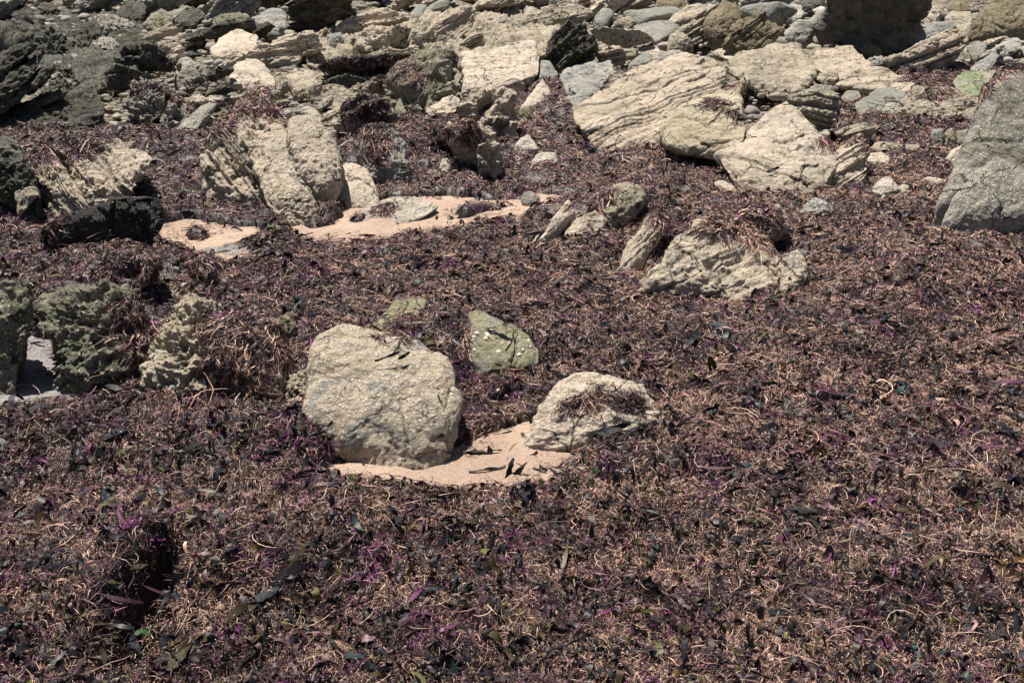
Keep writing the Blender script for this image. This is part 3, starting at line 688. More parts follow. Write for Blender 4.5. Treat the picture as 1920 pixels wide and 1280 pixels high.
rock('I8', 'brown block with shadow beneath at the top edge right of centre', 'brown',
     ('I', [(1055,85),(1080,-5),(1180,-30),(1295,-15),(1312,80),(1262,135),(1140,125)], dict(by=38, sink=.02)), k=.92, p=26)
rock('I9', 'small tan stone in the gap under the smooth pointed slab', 'cream',
     ('I', [(925,395),(970,348),(1080,338),(1115,392),(1050,415)]), k=.7, name='stone', cat='stone')
rock('I10', 'dark oval cobble on the upper edge of the big bedded slab', 'bgrey',
     ('I', [(1048,435),(1080,398),(1190,383),(1242,412),(1180,445),(1070,465)]), k=.8, p=9, name='stone', cat='stone')
rock('I11', 'pale oval cobble left of the dark oval cobble', 'smooth',
     ('I', [(875,495),(930,430),(1020,393),(1052,440),(1040,465),(950,490)]), k=.75, p=9, name='stone', cat='stone')
rock('I12', 'khaki boulder right of the small tan stone under the pointed slab', 'khaki',
     ('I', [(1165,360),(1190,258),(1280,248),(1345,300),(1340,345),(1250,370)]), k=.92, p=14)
rock('I13', 'thin pale ridge of stone running right from the big bedded slab', 'cream',
     ('I', [(1480,385),(1560,378),(1720,432),(1870,440),(1740,465),(1600,440)]), k=.5, b=.05, name='rock_slab', cat='rock')
rock('I14', 'grey wedge stone at the right end of the flat-topped cream slab', 'grey',
     ('I', [(200,575),(215,450),(280,458),(352,560),(310,605),(220,600)]), k=.8, name='stone', cat='stone')
rock('B13', 'flat-topped grey rock left of the big bedded slab', 'grey',
     ('B', [(1210,430),(1250,378),(1510,338),(1525,400),(1430,490),(1400,550),(1295,590),(1290,510)]), k=.55, p=24, b=.08)
rock('C11', 'brown angular boulder leaning right near the top', 'brown',
     ('C', [(110,140),(150,60),(230,5),(320,50),(352,130),(310,225),(250,250),(165,220)]), k=.92, p=26)
rock('C11b', 'brown bedded boulder in front of the brown angular boulder', 'brown',
     ('C', [(230,250),(280,140),(420,68),(565,170),(495,255),(420,330),(290,300)]), k=.92, p=24, st=40, samp=.03)
rock('C12', 'pale rounded boulder right of the brown bedded boulder', 'grey',
     ('C', [(565,180),(640,108),(730,118),(742,175),(700,238),(600,228)]), k=.92, p=14, b=.2)
rock('C7', 'huge dark boulder with a black shaded foot at the upper right', 'dgrey',
     ('C', [(752,200),(780,130),(800,40),(830,-60),(1000,-120),(1300,-100),(1385,50),(1350,115),(1270,180),(1265,255),(1120,310),(1090,270),(960,250),(870,250)]), k=1.0, b=-.02, p=20, amp=.05, crag=.03, depth=1.4)
rock('C8', 'violet-grey angular block tucked under the huge dark boulder', 'grey',
     ('C', [(1262,195),(1300,148),(1480,110),(1535,150),(1410,220),(1290,270)]), k=.85, p=30, b=.08)
rock('C9', 'long tan tilted slab below the violet-grey angular block', 'tan',
     ('C', [(1115,335),(1280,270),(1480,165),(1565,180),(1585,240),(1520,350),(1400,385),(1200,390)]), k=.92, st=24, samp=.04, b=.1, name='rock_slab', cat='rock slab')
rock('C9b', 'small brown knob with a dark hollow left of the tan tilted slab', 'brown',
     ('J', [(610,345),(680,298),(760,308),(845,370),(855,440),(760,420),(690,385)]), k=.8, crag=.07, name='stone', cat='stone')
rock('C10', 'huge rounded brown boulder in the top right corner', 'brown',
     ('C', [(1608,190),(1612,120),(1640,70),(1720,0),(1850,-50),(2000,-30),(2050,100),(1960,215),(1720,218),(1640,225)]), k=.9, p=14, b=.25, depth=1.)
rock('J1', 'light grey rubble stone left of the huge dark boulder', 'grey',
     ('J', [(95,100),(170,15),(245,40),(275,105),(230,135),(120,140)]), k=.7)
rock('J2', 'small bright white stone beside the huge dark boulder', 'white',
     ('J', [(328,75),(400,42),(438,60),(405,120)]), k=.8, name='stone', cat='stone')
rock('J3', 'dark grey boulder at the top edge above the bright white stone', 'dgrey',
     ('J', [(215,25),(260,-20),(340,-40),(440,-20),(432,62),(340,68),(280,58)]), k=.9)
rock('J4', 'khaki stone against the right side of the huge dark boulder', 'khaki',
     ('J', [(1195,130),(1230,28),(1325,50),(1312,115),(1262,168)]), k=.85)
rock('J5', 'brownish boulder at the top edge left of the corner boulder', 'brown',
     ('J', [(1338,60),(1370,0),(1430,-25),(1505,0),(1515,82),(1400,98)]), k=.85)
rock('J6', 'greenish khaki boulder between violet-grey block and corner boulder', 'khaki',
     ('J', [(1315,135),(1380,88),(1525,88),(1535,190),(1490,300),(1400,190)]), k=.75)
rock('J7', 'pale grey cobble under the corner boulder', 'smooth',
     ('J', [(1485,350),(1560,308),(1645,330),(1625,405),(1560,430)]), k=.75, p=12, name='stone', cat='stone')
rock('J8', 'greenish grey slab above the tip of the tall right rock', 'grey',
     ('J', [(1665,390),(1740,288),(1885,285),(1910,360),(1740,420)]), k=.6, name='rock_slab', cat='rock')
# upper left dark craggy ground
rock('G1', 'rough dark weed-crusted ridge at the upper left border', 'dark',
     ('G', [(-60,390),(-60,230),(100,180),(300,190),(400,230),(490,300),(450,400),(330,410),(200,380)]), k=.75, crag=.1, amp=.07, st=30, samp=.03, name='rock_outcrop', cat='rock outcrop', hol=.34)
rock('G2', 'grooved dark ledge nearest the top left corner', 'dark',
     ('G', [(90,120),(140,25),(240,60),(265,140),(200,160)]), k=.8, crag=.08, st=-50, samp=.05)
rock('G3', 'low dark ledge right of the grooved ledge at the top', 'dark',
     ('G', [(280,60),(330,15),(400,30),(440,70),(360,90)]), k=.75, crag=.08, st=20, samp=.05)
rock('G4', 'square dark block at the top left of the picture', 'dark',
     ('G', [(885,70),(950,18),(1060,5),(1095,60),(1065,145),(930,160),(885,125)]), k=.8, crag=.06)
rock('G5', 'dark craggy knob above the flat sloping grey rock', 'dark',
     ('G', [(540,280),(600,190),(700,148),(765,220),(705,330),(600,380)]), k=.8, crag=.1, amp=.07, hol=.34)
rock('G6', 'rough grey-olive rock left of the pale striped boulder', 'oliverough',
     ('G', [(1075,190),(1130,108),(1220,72),(1295,120),(1290,175),(1180,240)]), k=.8, crag=.08)
rock('G7', 'mottled dark rock between two ledges at the upper left', 'dark',
     ('G', [(1305,160),(1360,78),(1480,62),(1545,110),(1480,190),(1360,210)]), k=.8, crag=.08)
rock('G8', 'dark rounded rock above the shadowed slab at the upper left', 'oliverough',
     ('G', [(1585,170),(1640,108),(1800,98),(1855,150),(1800,195),(1620,205)]), k=.8, crag=.06)
rock('G9', 'dark slab casting a black shadow above the cream flat-faced boulder', 'darkslab',
     ('G', [(1525,260),(1600,185),(1900,155),(1930,220),(1700,260),(1570,300)], dict(by=81, sink=0)), k=1.02, st=12, samp=.05, name='rock_slab', cat='rock slab')
rock('G10', 'grey craggy shelf in front of the square dark block', 'bgrey',
     ('G', [(600,160),(780,110),(900,150),(1000,160),(1040,210),(860,230),(700,240)]), k=.75, crag=.09, amp=.06)
rock('G11', 'pale grey knobbly stone left of the dark tilted beds', 'bgrey',
     ('G', [(670,330),(720,280),(840,280),(900,330),(860,380),(720,380)]), k=.8, crag=.08)

rock('G12', 'broad craggy bedrock shelf of dark weed-crusted stone in the upper left corner', 'dark',
     ('G', [(-100,500),(-100,120),(200,40),(500,30),(900,90),(1100,190),(1250,330),(1000,430),(700,500),(450,560)]), k=.2, b=.02, crag=.02, amp=.022, freq=14, p=20, sink=.1, name='rock_outcrop', cat='rock outcrop', st=30, samp=.02)
rock('H12', 'low tan bedrock ledges spreading under the boulders at the top centre', 'khaki',
     ('N', [(560,120),(600,60),(760,20),(960,10),(1080,40),(1040,110),(900,130),(700,150)]), k=.2, b=.02, amp=.02, freq=14, crag=.015, p=20, st=18, samp=.05, sf=30, name='rock_outcrop', cat='rock outcrop')
from mathutils.kdtree import KDTree
# ------------------------------------------------------------------ rubble boulders filling the shore between the named stones
allout = [o for r in ROCKS.values() for o in r['outs']]
def covered(px, py):
    p = np.array([px]), np.array([py])
    return any(inpoly(p[0], p[1], o)[0] for o in allout)
KIND = [('tan', 'tan bedded', 3), ('khaki', 'khaki', 3), ('grey', 'grey', 2), ('creamcrag', 'pale pitted', 2), ('bgrey', 'speckled grey', 2), ('cream', 'cream', 2), ('smooth', 'smooth grey', 1)]
KW = np.array([k[2] for k in KIND], float); KW /= KW.sum()
LAND = [(k, r) for k, r in ROCKS.items()]
def short(lbl):
    for w in (' with ', ' behind ', ' beside ', ' right of ', ' left of ', ' below ', ' above ', ' under ', ' in ', ' at ', ' near ', ' between ', ' on ', ' over ', ' rising ', ' of two ', ' sloping ', ' half ', ' dotted ', ' tucked ', ' running ', ' lying ', ' leaning ', ' poking ', ' standing ', ' casting ', ' capped ', ' split ', ' tapering ', ' gleaming ', ' wedged ', ' touching ', ' breaking ', ' wrapped ', ' nearly ', ' nearest ', ' perched ', ' against ', ' to ', ' bridging ', ' resting ', ' peeping '):
        i = lbl.find(w)
        if i > 0: lbl = lbl[:i]
    return lbl
cells = []
y = 8.2
while y < 21:
    w = .36+.042*(y-8)
    nx = int(y*1.25/w)
    for i in range(nx):
        x = (i+.5)/nx*y*1.25-y*.625+rng.uniform(-.4, .4)*w
        cells.append((x, y+rng.uniform(-.4, .4)*w*1.4, w))
    y += w*1.35
ninf = 0; used = set()
for x, yy, w in cells:
    z = float(gz(x, yy)); px, py = project(np.array([[x, yy, z+.1]])); px, py = px[0], py[0]
    if glook(MASK, x, min(yy, 12.9)) > .4 and yy < 13: continue
    if covered(px, py) or covered(px, py+6): continue
    if py < -60 or ninf > 175: continue
    s = w*rng.uniform(.55, 1.15)*(1.25 if py < 40 else 1.)
    dark = px < 420 and py < 170
    ki = rng.choice(len(KIND), p=KW); mat, word = KIND[ki][0], KIND[ki][1]
    if dark: mat, word = ('dark', 'dark craggy') if rng.random() < .6 else ('bgrey', 'speckled grey')
    elif px < 760 and py < 140 and rng.random() < .4: mat, word = 'darkslab', 'black bedded'
    fl_ = rng.uniform(.32, .7) if mat != 'smooth' else rng.uniform(.5, .8)
    P = rng.normal(size=(16, 3)); P /= np.linalg.norm(P, axis=1, keepdims=True); P *= rng.uniform(.8, 1.1, (16, 1))
    P *= np.array([rng.uniform(.9, 1.6), rng.uniform(.7, 1.), fl_*.9])*s*.5
    a = math.radians(rng.normal(27, 9)); ca, sa = math.cos(a), math.sin(a)
    P = np.stack([P[:, 0]*ca-P[:, 2]*sa, P[:, 1], P[:, 0]*sa+P[:, 2]*ca], -1)
    b = np.array([x, yy, z]); sm = mat in ('smooth',)
    V, Q, S = rock_piece(P, int(np.clip(s*FPX/yy*.4, 14, 40)), 9 if sm else rng.uniform(24, 48), .015 if sm else .05, 3, None if sm else (-sa, -.3, ca), .05, 11, rng.uniform(0, 30), 0 if sm else rng.choice([0, .04, .08]), 0 if sm else rng.choice([.03, .06, .09]), rng.choice([4, 6, 9]))
    V[:, 2] += s*fl_*.22
    me = mesh_quads('boulder', V, Q); add_attr(me, 'bed', 'FLOAT', S)
    o = link('boulder', me, tuple(b), M[mat])
    best = min(LAND, key=lambda kr: (np.hypot(*(project(kr[1]['base'][None])[0][0]-px, (project(kr[1]['base'][None])[1][0]-py)*1.6))))
    bx, byy = project(best[1]['base'][None]); dx = px-bx[0]; dy = py-byy[0]
    side = ('just right of' if dx > 0 else 'just left of') if abs(dx) > abs(dy)*1.3 else ('in front of' if dy > 0 else 'behind')
    sz = 'small' if s < w*.8 else 'medium' if s < w else 'larger'
    sh_ = 'flat' if fl_ < .48 else 'chunky' if fl_ < .62 else 'rounded'
    lbl = ' '.join(f"{sz} {sh_} {word} rock {side} the {short(best[1]['ob']['label'])}".split()[:15])
    if lbl in used:
        for ex in ('second', 'farther', 'nearer', 'lower', 'upper', 'outer'):
            l2 = f"{ex} {lbl}"
            if l2 not in used: lbl = l2; break
    used.add(lbl)
    tag(o, lbl, 'rock', 'rubble rocks strewn over the upper shore'); ninf += 1
print('infill', ninf)

# ------------------------------------------------------------------ beach ground (one sheet to the horizon)
def axis(lo, hi, step, far):
    a = list(np.arange(lo, hi+step/2, step)); s = step; v = hi
    while v < far: s *= 1.35; v += s; a.append(v)
    s = step; v = lo; pre = []
    while v > -far: s *= 1.35; v -= s; pre.append(v)
    return np.array(pre[::-1]+a)
ax = axis(-9, 9, .05, 400); ay = axis(.4, 20, .05, 400)
X, Y = np.meshgrid(ax, ay, indexing='ij'); nx, ny = X.shape
xf, yf = X.ravel(), Y.ravel()
near = np.clip((9.0-yf)/2.5, 0, 1)
Z = gz(xf, yf)+.012*fbm(P2(xf*2.2, yf*2.2), 3)*1+((.10*fbm(P2(xf*1.3, yf*1.3, 0*xf+4), 5, .6)-.11)*(1-near))
Z = Z+.004*fbm(P2(xf*14, yf*14), 3)
gy = glook(MASK, xf, np.clip(yf, .6, 13)); Z = Z-.02*gy*(yf < 13)-.45*np.exp(-(((xf-g0[0])/.12)**2)-(((yf-g0[1])/.27)**2))
idx = np.arange(nx*ny).reshape(nx, ny)
Qg = np.stack([idx[:-1, :-1], idx[1:, :-1], idx[1:, 1:], idx[:-1, 1:]], -1).reshape(-1, 4)
t = NT('sand_and_shingle')
tc = t.n('ShaderNodeTexCoord'); v = tc.outputs['Object']
sp = t.n('ShaderNodeSeparateXYZ'); t.l(v, sp.inputs[0])
sand = t.mix(t.ramp(t.noise(v, 3, 5), .35, .65), (.44, .325, .255), (.54, .405, .315))
sand = t.mix(t.math('MULTIPLY', t.ramp(t.noise(v, 190, 4, .8), .52, .36), .7), sand, (.22, .14, .095))
sand = t.mix(t.math('MULTIPLY', t.ramp(t.noise(v, 26, 7, .8), .54, .66), .6), sand, (.27, .185, .14))
shing = t.mix(t.ramp(t.noise(v, 3, 7, .7), .38, .62), (.085, .075, .06), (.33, .285, .22))
cc = t.n('ShaderNodeTexVoronoi'); t.l(v, cc.inputs['Vector']); cc.inputs['Scale'].default_value = 18
cs = t.n('ShaderNodeSeparateColor'); t.l(cc.outputs['Color'], cs.inputs[0])
shing = t.mix(.6, shing, t.mix(cs.outputs[0], (.08, .07, .055), (.40, .35, .275)))
yy_ = t.math('ADD', sp.outputs['Y'], t.math('MULTIPLY', t.noise(v, 1.2, 4), 1.2))
far = t.ramp(yy_, 6.7, 7.6)
base = t.mix(far, sand, shing)
gp = ground(70, 705)                         # sand pocket between the left rocks, its bluish shade painted in as grey
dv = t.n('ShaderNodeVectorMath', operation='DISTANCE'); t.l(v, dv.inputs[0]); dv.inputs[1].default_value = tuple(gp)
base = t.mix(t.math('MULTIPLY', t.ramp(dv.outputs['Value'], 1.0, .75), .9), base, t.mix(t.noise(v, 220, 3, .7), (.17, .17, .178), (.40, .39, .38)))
t.l(base, t.b.inputs['Base Color']); t.b.inputs['Roughness'].default_value = .9; t.b.inputs['Specular IOR Level'].default_value = .2
b = t.bump(t.noise(v, 190, 4, .8), .6, .006); b = t.bump(t.noise(v, 22, 7, .7), .8, .03, b)
b = t.bump(t.math('MULTIPLY', cc.outputs['Distance'], far), .8, .05, b)
t.l(b, t.b.inputs['Normal'])
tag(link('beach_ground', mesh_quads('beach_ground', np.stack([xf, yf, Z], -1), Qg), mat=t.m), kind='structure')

# ------------------------------------------------------------------ shingle between the boulders
rV, rQ, rc, n0 = [], [], [], 0
U, QU = cubesphere(4)
for i in range(5200):
    yy = 7.4+11*rng.random()**1.1; x = rng.uniform(-.62, .62)*yy*1.05
    if yy < 13 and glook(MASK, x, yy) > .5: continue
    s = .016+.05*rng.random()**2.2
    if yy > 11: s *= 1.4
    e = np.array([rng.uniform(.8, 1.5), rng.uniform(.7, 1.2), rng.uniform(.4, .8)])*s
    a = rng.uniform(0, 6.28); W = U*e*(1+.25*vn(U*1.3+rng.uniform(0, 40)))[:, None]
    W = np.stack([W[:, 0]*math.cos(a)-W[:, 1]*math.sin(a), W[:, 0]*math.sin(a)+W[:, 1]*math.cos(a), W[:, 2]], -1)
    zz = float(gz(x, yy))-.07*min(1, max(0, (yy-7.5)/1.5))+.05*rng.random()
    rV.append(W+np.array([x, yy, zz])); rQ.append(QU+n0); n0 += len(U)
    g = rng.uniform(.08, .42); c = np.array([g, g*rng.uniform(.85, .97), g*rng.uniform(.65, .92), 1])
    rc.append(np.tile(c, (len(U), 1)))
t = NT('shingle_stone'); at = t.n('ShaderNodeAttribute', attribute_name='tint'); tc = t.n('ShaderNodeTexCoord')
c = t.mix(t.math('MULTIPLY', t.noise(tc.outputs['Object'], 60, 5, .7), .7), at.outputs['Color'], (.16, .14, .11)); t.l(c, t.b.inputs['Base Color'])
t.b.inputs['Roughness'].default_value = .85
me = mesh_quads('shingle', np.concatenate(rV), np.concatenate(rQ)); add_attr(me, 'tint', 'FLOAT_COLOR', np.concatenate(rc))
tag(link('shingle', me, mat=t.m), 'grey and tan shingle scattered between the boulders of the upper shore', 'shingle', kind='stuff')

# ------------------------------------------------------------------ seaweed strands
PAL = np.array([(.074,.036,.050),(.020,.014,.016),(.165,.090,.110),(.62,.41,.305),(.74,.51,.40),(.36,.225,.165),(.52,.28,.26),
                (.16,.040,.125),(.27,.05,.21),(.015,.016,.023),(.055,.038,.016),(.10,.085,.025),(.035,.11,.03),(.020,.045,.045)])
PW = dict(blade=[.22,.26,.10,.004,.0,.03,.004,.03,.006,.20,.10,.035,.006,.02],
          kelp=[.1,.2,.02,.0,.0,.006,.0,.0,.0,.40,.16,.06,.01,.06],
          mix=[.12,.13,.13,.17,.115,.12,.07,.04,.02,.085,.045,.025,.005,.006],
          dark=[.20,.22,.15,.085,.03,.11,.04,.03,.008,.08,.06,.03,.006,.004])
def colours(P, key='mix'):
    n = len(P); w = np.tile(np.array(PW[key]), (n, 1))
    a = fbm(np.stack([P[:, 0]*9, P[:, 1]*9, P[:, 2]*9], -1)+3, 4, .7); m = fbm(P*13+19, 2); d = fbm(P*8+31, 3)
    w[:, 3:7] *= np.exp(1.3*a)[:, None]; w[:, 7:9] *= np.exp(5*np.clip(m-.28, -1, 1))[:, None]; w[:, :3] *= np.exp(-.6*a)[:, None]
    w[:, 9:12] *= np.exp(1.2*d)[:, None]; w[:, 12:] *= np.exp(4*np.clip(fbm(P*9+47, 2)-.35, -1, 1))[:, None]
    w[:, 3:7] *= np.clip(.48+.2*(P[:, 0]+1.6), .38, 1.1)[:, None]          # fewer bleached threads towards the left, thinned further to paint in lens vignetting
    w[:, 3:7] *= (1+.45*np.clip((P[:, 1]-2.8)/2.5, 0, 1))[:, None]
    w /= w.sum(1, keepdims=True); c = (w.cumsum(1) < rng.random(n)[:, None]).sum(1).clip(0, len(PAL)-1)
    return .96*PAL[c]*rng.uniform(.6, 1.3, (n, 1))*rng.uniform(.92, 1.08, (n, 3)), c
def strands(P, N, F, L, Wd, K=6, curl=1.0, lift=.012, wander=.9, follow=None):
    """ribbons starting at P, lying along the surface normal N, first heading F"""
    n = len(P); seg = L/(K-1)
    th = rng.normal(0, wander, n); T_ = F-(F*N).sum(1, keepdims=True)*N
    T_ /= np.maximum(np.linalg.norm(T_, axis=1, keepdims=True), 1e-6); Bn = np.cross(N, T_)
    kap = rng.normal(0, curl, n); roll = rng.normal(0, .55, n); tw = rng.normal(0, .5, n); lf = lift*rng.gamma(1.5, .7, n); ph = rng.uniform(.6, 1.6, n)
    p = P.copy(); rows = []
    for k in range(K):
        if k:
            th = th+kap+rng.normal(0, .35*curl, n)
            d = T_*np.cos(th)[:, None]+Bn*np.sin(th)[:, None]
            p = p+d*seg[:, None]
            if follow is not None: p = follow(p)
        else: d = T_*np.cos(th)[:, None]+Bn*np.sin(th)[:, None]
        sidev = np.cross(N, d); rr = roll+tw*k
        sidev = sidev*np.cos(rr)[:, None]+N*np.sin(rr)[:, None]
        h = lf*np.sin(math.pi*np.clip(k/(K-1)*ph, 0, 1))+.001
        w = Wd*(.5+.5*math.sin(math.pi*(k+.6)/(K+.2)))*.5
        q = p+N*h[:, None]
        rows += [q-sidev*w[:, None], q+sidev*w[:, None]]
    V = np.stack(rows, 1); i0 = (np.arange(n)*2*K)[:, None]
    base = np.concatenate([np.array([[2*k, 2*k+1, 2*k+3, 2*k+2]]) for k in range(K-1)])
    Q = (i0[:, :, None]+base[None]).reshape(-1, 4)
    return V.reshape(-1, 3), Q
def weed_mat(name, rough, trans=.0):
    t = NT(name); at = t.n('ShaderNodeAttribute', attribute_name='tint'); tc = t.n('ShaderNodeTexCoord')
    c = t.mix(t.math('MULTIPLY', t.ramp(t.noise(tc.outputs['Object'], 140, 3, .7), .4, .7), .5), at.outputs['Color'], (.03, .02, .02))
    t.l(c, t.b.inputs['Base Color']); t.b.inputs['Roughness'].default_value = rough
    t.b.inputs['Specular IOR Level'].default_value = .3
    return t.m
WEEDM = weed_mat('seaweed_thread', .5)

# the mat: a thick heaped sheet, then threads over it, one object
mx = XS[(XS > -7.5) & (XS < 7.5)]; my = YS
mX, mY = np.meshgrid(mx, my, indexing='ij')
mZ = gz(mX, mY)+glook(THICK, mX, mY)
keep = glook(MASK, mX, mY) > .02
k4 = keep[:-1, :-1] | keep[1:, :-1] | keep[1:, 1:] | keep[:-1, 1:]
idx = np.arange(mX.size).reshape(mX.shape)
Qm = np.stack([idx[:-1, :-1], idx[1:, :-1], idx[1:, 1:], idx[:-1, 1:]], -1)[k4]
Vm = np.stack([mX.ravel(), mY.ravel(), mZ.ravel()-.006], -1)
cm = np.concatenate([np.tile((.030, .021, .024), (len(Vm), 1)), np.ones((len(Vm), 1))], 1)
cm[:, :3] *= (1+.5*fbm(Vm*9, 3))[:, None]
Vs, Qs, Cs = [Vm], [Qm.reshape(-1, 4)], [cm]; nv = len(Vm)
def follow_mat(p):
    q = p.copy(); q[:, 2] = surf(p[:, 0], p[:, 1]); return q
def slope_normals(x, y):
    e = .03
    nx_ = -(surf(x+e, y)-surf(x-e, y))/(2*e); ny_ = -(surf(x, y+e)-surf(x, y-e))/(2*e)
    n = np.stack([nx_, ny_, np.ones_like(nx_)], -1); return n/np.linalg.norm(n, axis=1, keepdims=True)
def add_str(n, kind, scraps=False, lo=-260, hi=2180):
    global nv
    u = rng.random(n); py = 118+(1330-118)*u**(1.35)
    px = rng.uniform(lo, hi, n)
    r = np.stack([(px-960)/FPX, CP-(py-640)/FPX*SP, -SP-(py-640)/FPX*CP], -1)
    tt = CAMZ/np.maximum(-r[:, 2], .02)
    for _ in range(12): tt = (CAMZ-gz(r[:, 0]*tt, r[:, 1]*tt)-.05)/np.maximum(-r[:, 2], .02)
    x = r[:, 0]*tt; y = r[:, 1]*tt
    mk = glook(MASK, x, np.clip(y, .6, 12.9))*(glook(PITM, x, np.clip(y, .6, 12.9)) < .35)
    scrap = fbm(P2(x*7, y*7, 0*x+8), 3)
    ok = (y < 12.9) & ((rng.random(n) < mk*1.15) | ((mk < .3) & (scrap > .30) & (glook(mask, x, np.clip(y, .6, 12.9)) > -.33) & (rng.random(n) < .22)))
    if scraps: ok = (y < 7.2) & (mk < .4) & (fbm(P2(x*5, y*8, 0*x+15), 4, .6) > .33) & (rng.random(n) < .5)
    x, y = x[ok], y[ok]; n = len(x); d = np.hypot(x, y)
    P = np.stack([x, y, surf(x, y)], -1); N = slope_normals(x, y)
    flow = 2.2*fbm(P2(x*.8, y*.8, 0*x+2), 2)+.25
    F = np.stack([np.cos(flow), np.sin(flow), 0*flow], -1)
    sc = (d/2.6)**.35
    if kind == 'thread':
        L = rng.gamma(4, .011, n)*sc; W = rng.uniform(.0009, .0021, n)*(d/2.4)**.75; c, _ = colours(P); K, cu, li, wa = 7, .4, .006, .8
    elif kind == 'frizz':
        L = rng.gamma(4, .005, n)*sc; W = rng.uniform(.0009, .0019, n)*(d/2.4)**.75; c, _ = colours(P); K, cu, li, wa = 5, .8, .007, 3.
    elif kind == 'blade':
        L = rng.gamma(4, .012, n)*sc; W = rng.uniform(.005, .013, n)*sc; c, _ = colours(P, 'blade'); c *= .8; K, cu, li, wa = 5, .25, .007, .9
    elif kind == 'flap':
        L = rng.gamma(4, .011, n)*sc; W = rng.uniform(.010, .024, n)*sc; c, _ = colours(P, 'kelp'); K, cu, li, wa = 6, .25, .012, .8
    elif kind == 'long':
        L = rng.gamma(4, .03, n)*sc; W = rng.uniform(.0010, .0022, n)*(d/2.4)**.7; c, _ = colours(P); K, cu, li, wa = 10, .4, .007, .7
    P[:, 2] += rng.uniform(-.004, .006, n)
    V, Q = strands(P, N, F, L, W, K, cu, li, wa, None if kind in ('frizz', 'blade') else None)
    C = np.repeat(np.concatenate([c, np.ones((n, 1))], 1), 2*K, 0)
    Vs.append(V); Qs.append(Q+nv); Cs.append(C); nv += len(V)
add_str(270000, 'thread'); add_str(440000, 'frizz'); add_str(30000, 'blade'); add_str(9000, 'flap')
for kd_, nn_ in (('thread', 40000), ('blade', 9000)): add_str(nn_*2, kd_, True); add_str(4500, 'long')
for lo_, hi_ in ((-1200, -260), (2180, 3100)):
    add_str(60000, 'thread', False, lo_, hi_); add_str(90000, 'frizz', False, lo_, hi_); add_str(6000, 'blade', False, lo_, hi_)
me = mesh_quads('seaweed', np.concatenate(Vs), np.concatenate(Qs)); add_attr(me, 'tint', 'FLOAT_COLOR', np.concatenate(Cs))
tag(link('seaweed', me, mat=WEEDM), 'thick tangled mat of purple, tan and black seaweed covering the beach', 'seaweed', kind='stuff')
print('weed verts', nv)

# ------------------------------------------------------------------ seaweed draped over single stones
def drape(key, poly, n, label, view='N', L=.075, dens='dark', W=.0017, wander=.5, blade=.08):
    n = int(n*1.9); r = ROCKS[key]; V = r['V']; Q = r['Q']; Nn = vnormals(V, Q)
    px, py = project(V); pl = nat(view, poly)
    face = (Nn*(V-np.array([0, 0, CAMZ]))).sum(1) < -.02
    ii = np.where(inpoly(px, py, pl) & face)[0]
    if len(ii) < 5: print('drape empty', key, len(ii)); return
    d = np.linalg.norm(V-np.array([0, 0, CAMZ]), axis=1)
    edge = fbm(V[ii]*14, 3); ii = ii[edge > -.5]
    ch = rng.choice(ii, n); P = V[ch]+rng.normal(0, .006, (n, 3)); N = Nn[ch]
    dd = float(np.median(d[ii]))
    F = np.tile((rng.normal(0, .1), -.25, -1.), (n, 1))+.35*np.stack([vn(P*3), vn(P*3+9), 0*P[:, 0]], -1)
    kd = KDTree(len(ii2 := np.where(face)[0]))
    for a_, k_ in enumerate(ii2): kd.insert(V[k_], a_)
    kd.balance()
    def fol(p):
        j = np.array([kd.find(q)[1] for q in p]); B_ = V[ii2[j]]; M_ = Nn[ii2[j]]; gap = ((p-B_)*M_).sum(1)
        far_ = np.linalg.norm(p-B_, axis=1) > .08
        q = p-M_*np.clip(gap-.003, -.05, .05)[:, None]; q[far_] = p[far_]+np.array([0, 0, -.012]); return q
    Vv, Qq, Cc, m = [], [], [], 0
    for frac, ll, ww, K, cu, li in ((1-blade, L, W, 7, .2, .004), (blade, L*.8, W*3.0, 5, .15, .006)):
        k = int(n*frac)
        if k < 1: continue
        s = rng.choice(n, k)
        v, q = strands(P[s], N[s], F[s], rng.gamma(4, ll/4, k)*(dd/3)**.2, rng.uniform(.6, 1.3, k)*ww*(dd/2.6)**.75, K, cu, li, wander, fol)
        dn = np.repeat(np.arange(k), 2*K); row = np.tile(np.repeat(np.arange(K), 2), k)/(K-1)
        c, _ = colours(P[s], dens)
        Vv.append(v); Qq.append(q+m); m += len(v); Cc.append(np.repeat(np.concatenate([c, np.ones((k, 1))], 1), 2*K, 0))
    Vv = np.concatenate(Vv); base = P[np.argmin(P[:, 2])].copy()
    me = mesh_quads('seaweed_clump', Vv-base, np.concatenate(Qq)); add_attr(me, 'tint', 'FLOAT_COLOR', np.concatenate(Cc))
    tag(link('seaweed_clump', me, tuple(base), WEEDM), label, 'seaweed', 'seaweed clumps draped over the stones')
drape('A7', [(1180,780),(1250,560),(1400,450),(1520,470),(1600,640),(1560,660),(1400,640),(1300,660),(1240,760)], 3200, 'brown weed hanging over the peak of the split cream boulder', 'A', dens='mix')
drape('A8', [(100,800),(140,700),(500,740),(640,790),(560,800),(420,870),(330,790),(230,900),(160,950)], 3000, 'purple weed capping the tilted cracked boulder at left', 'A')
drape('A2', [(680,500),(720,450),(860,440),(1020,520),(1060,620),(960,560),(880,500),(740,520)], 900, 'brown weed fringe on top of the lumpy rounded boulder', 'A')
drape('B6', [(110,760),(130,680),(240,680),(250,800),(200,880),(190,760)], 1200, 'dark weed hanging down the middle of the weed-draped stone', 'B')
drape('B5', [(500,720),(520,640),(680,660),(750,690),(740,760),(640,740)], 1600, 'purple weed cap on the hollowed rock in upper middle', 'B')
drape('B7', [(0,640),(60,520),(160,510),(270,570),(280,640),(180,680),(120,640)], 1300, 'dark weed lying on the slanting bedded rock', 'B')
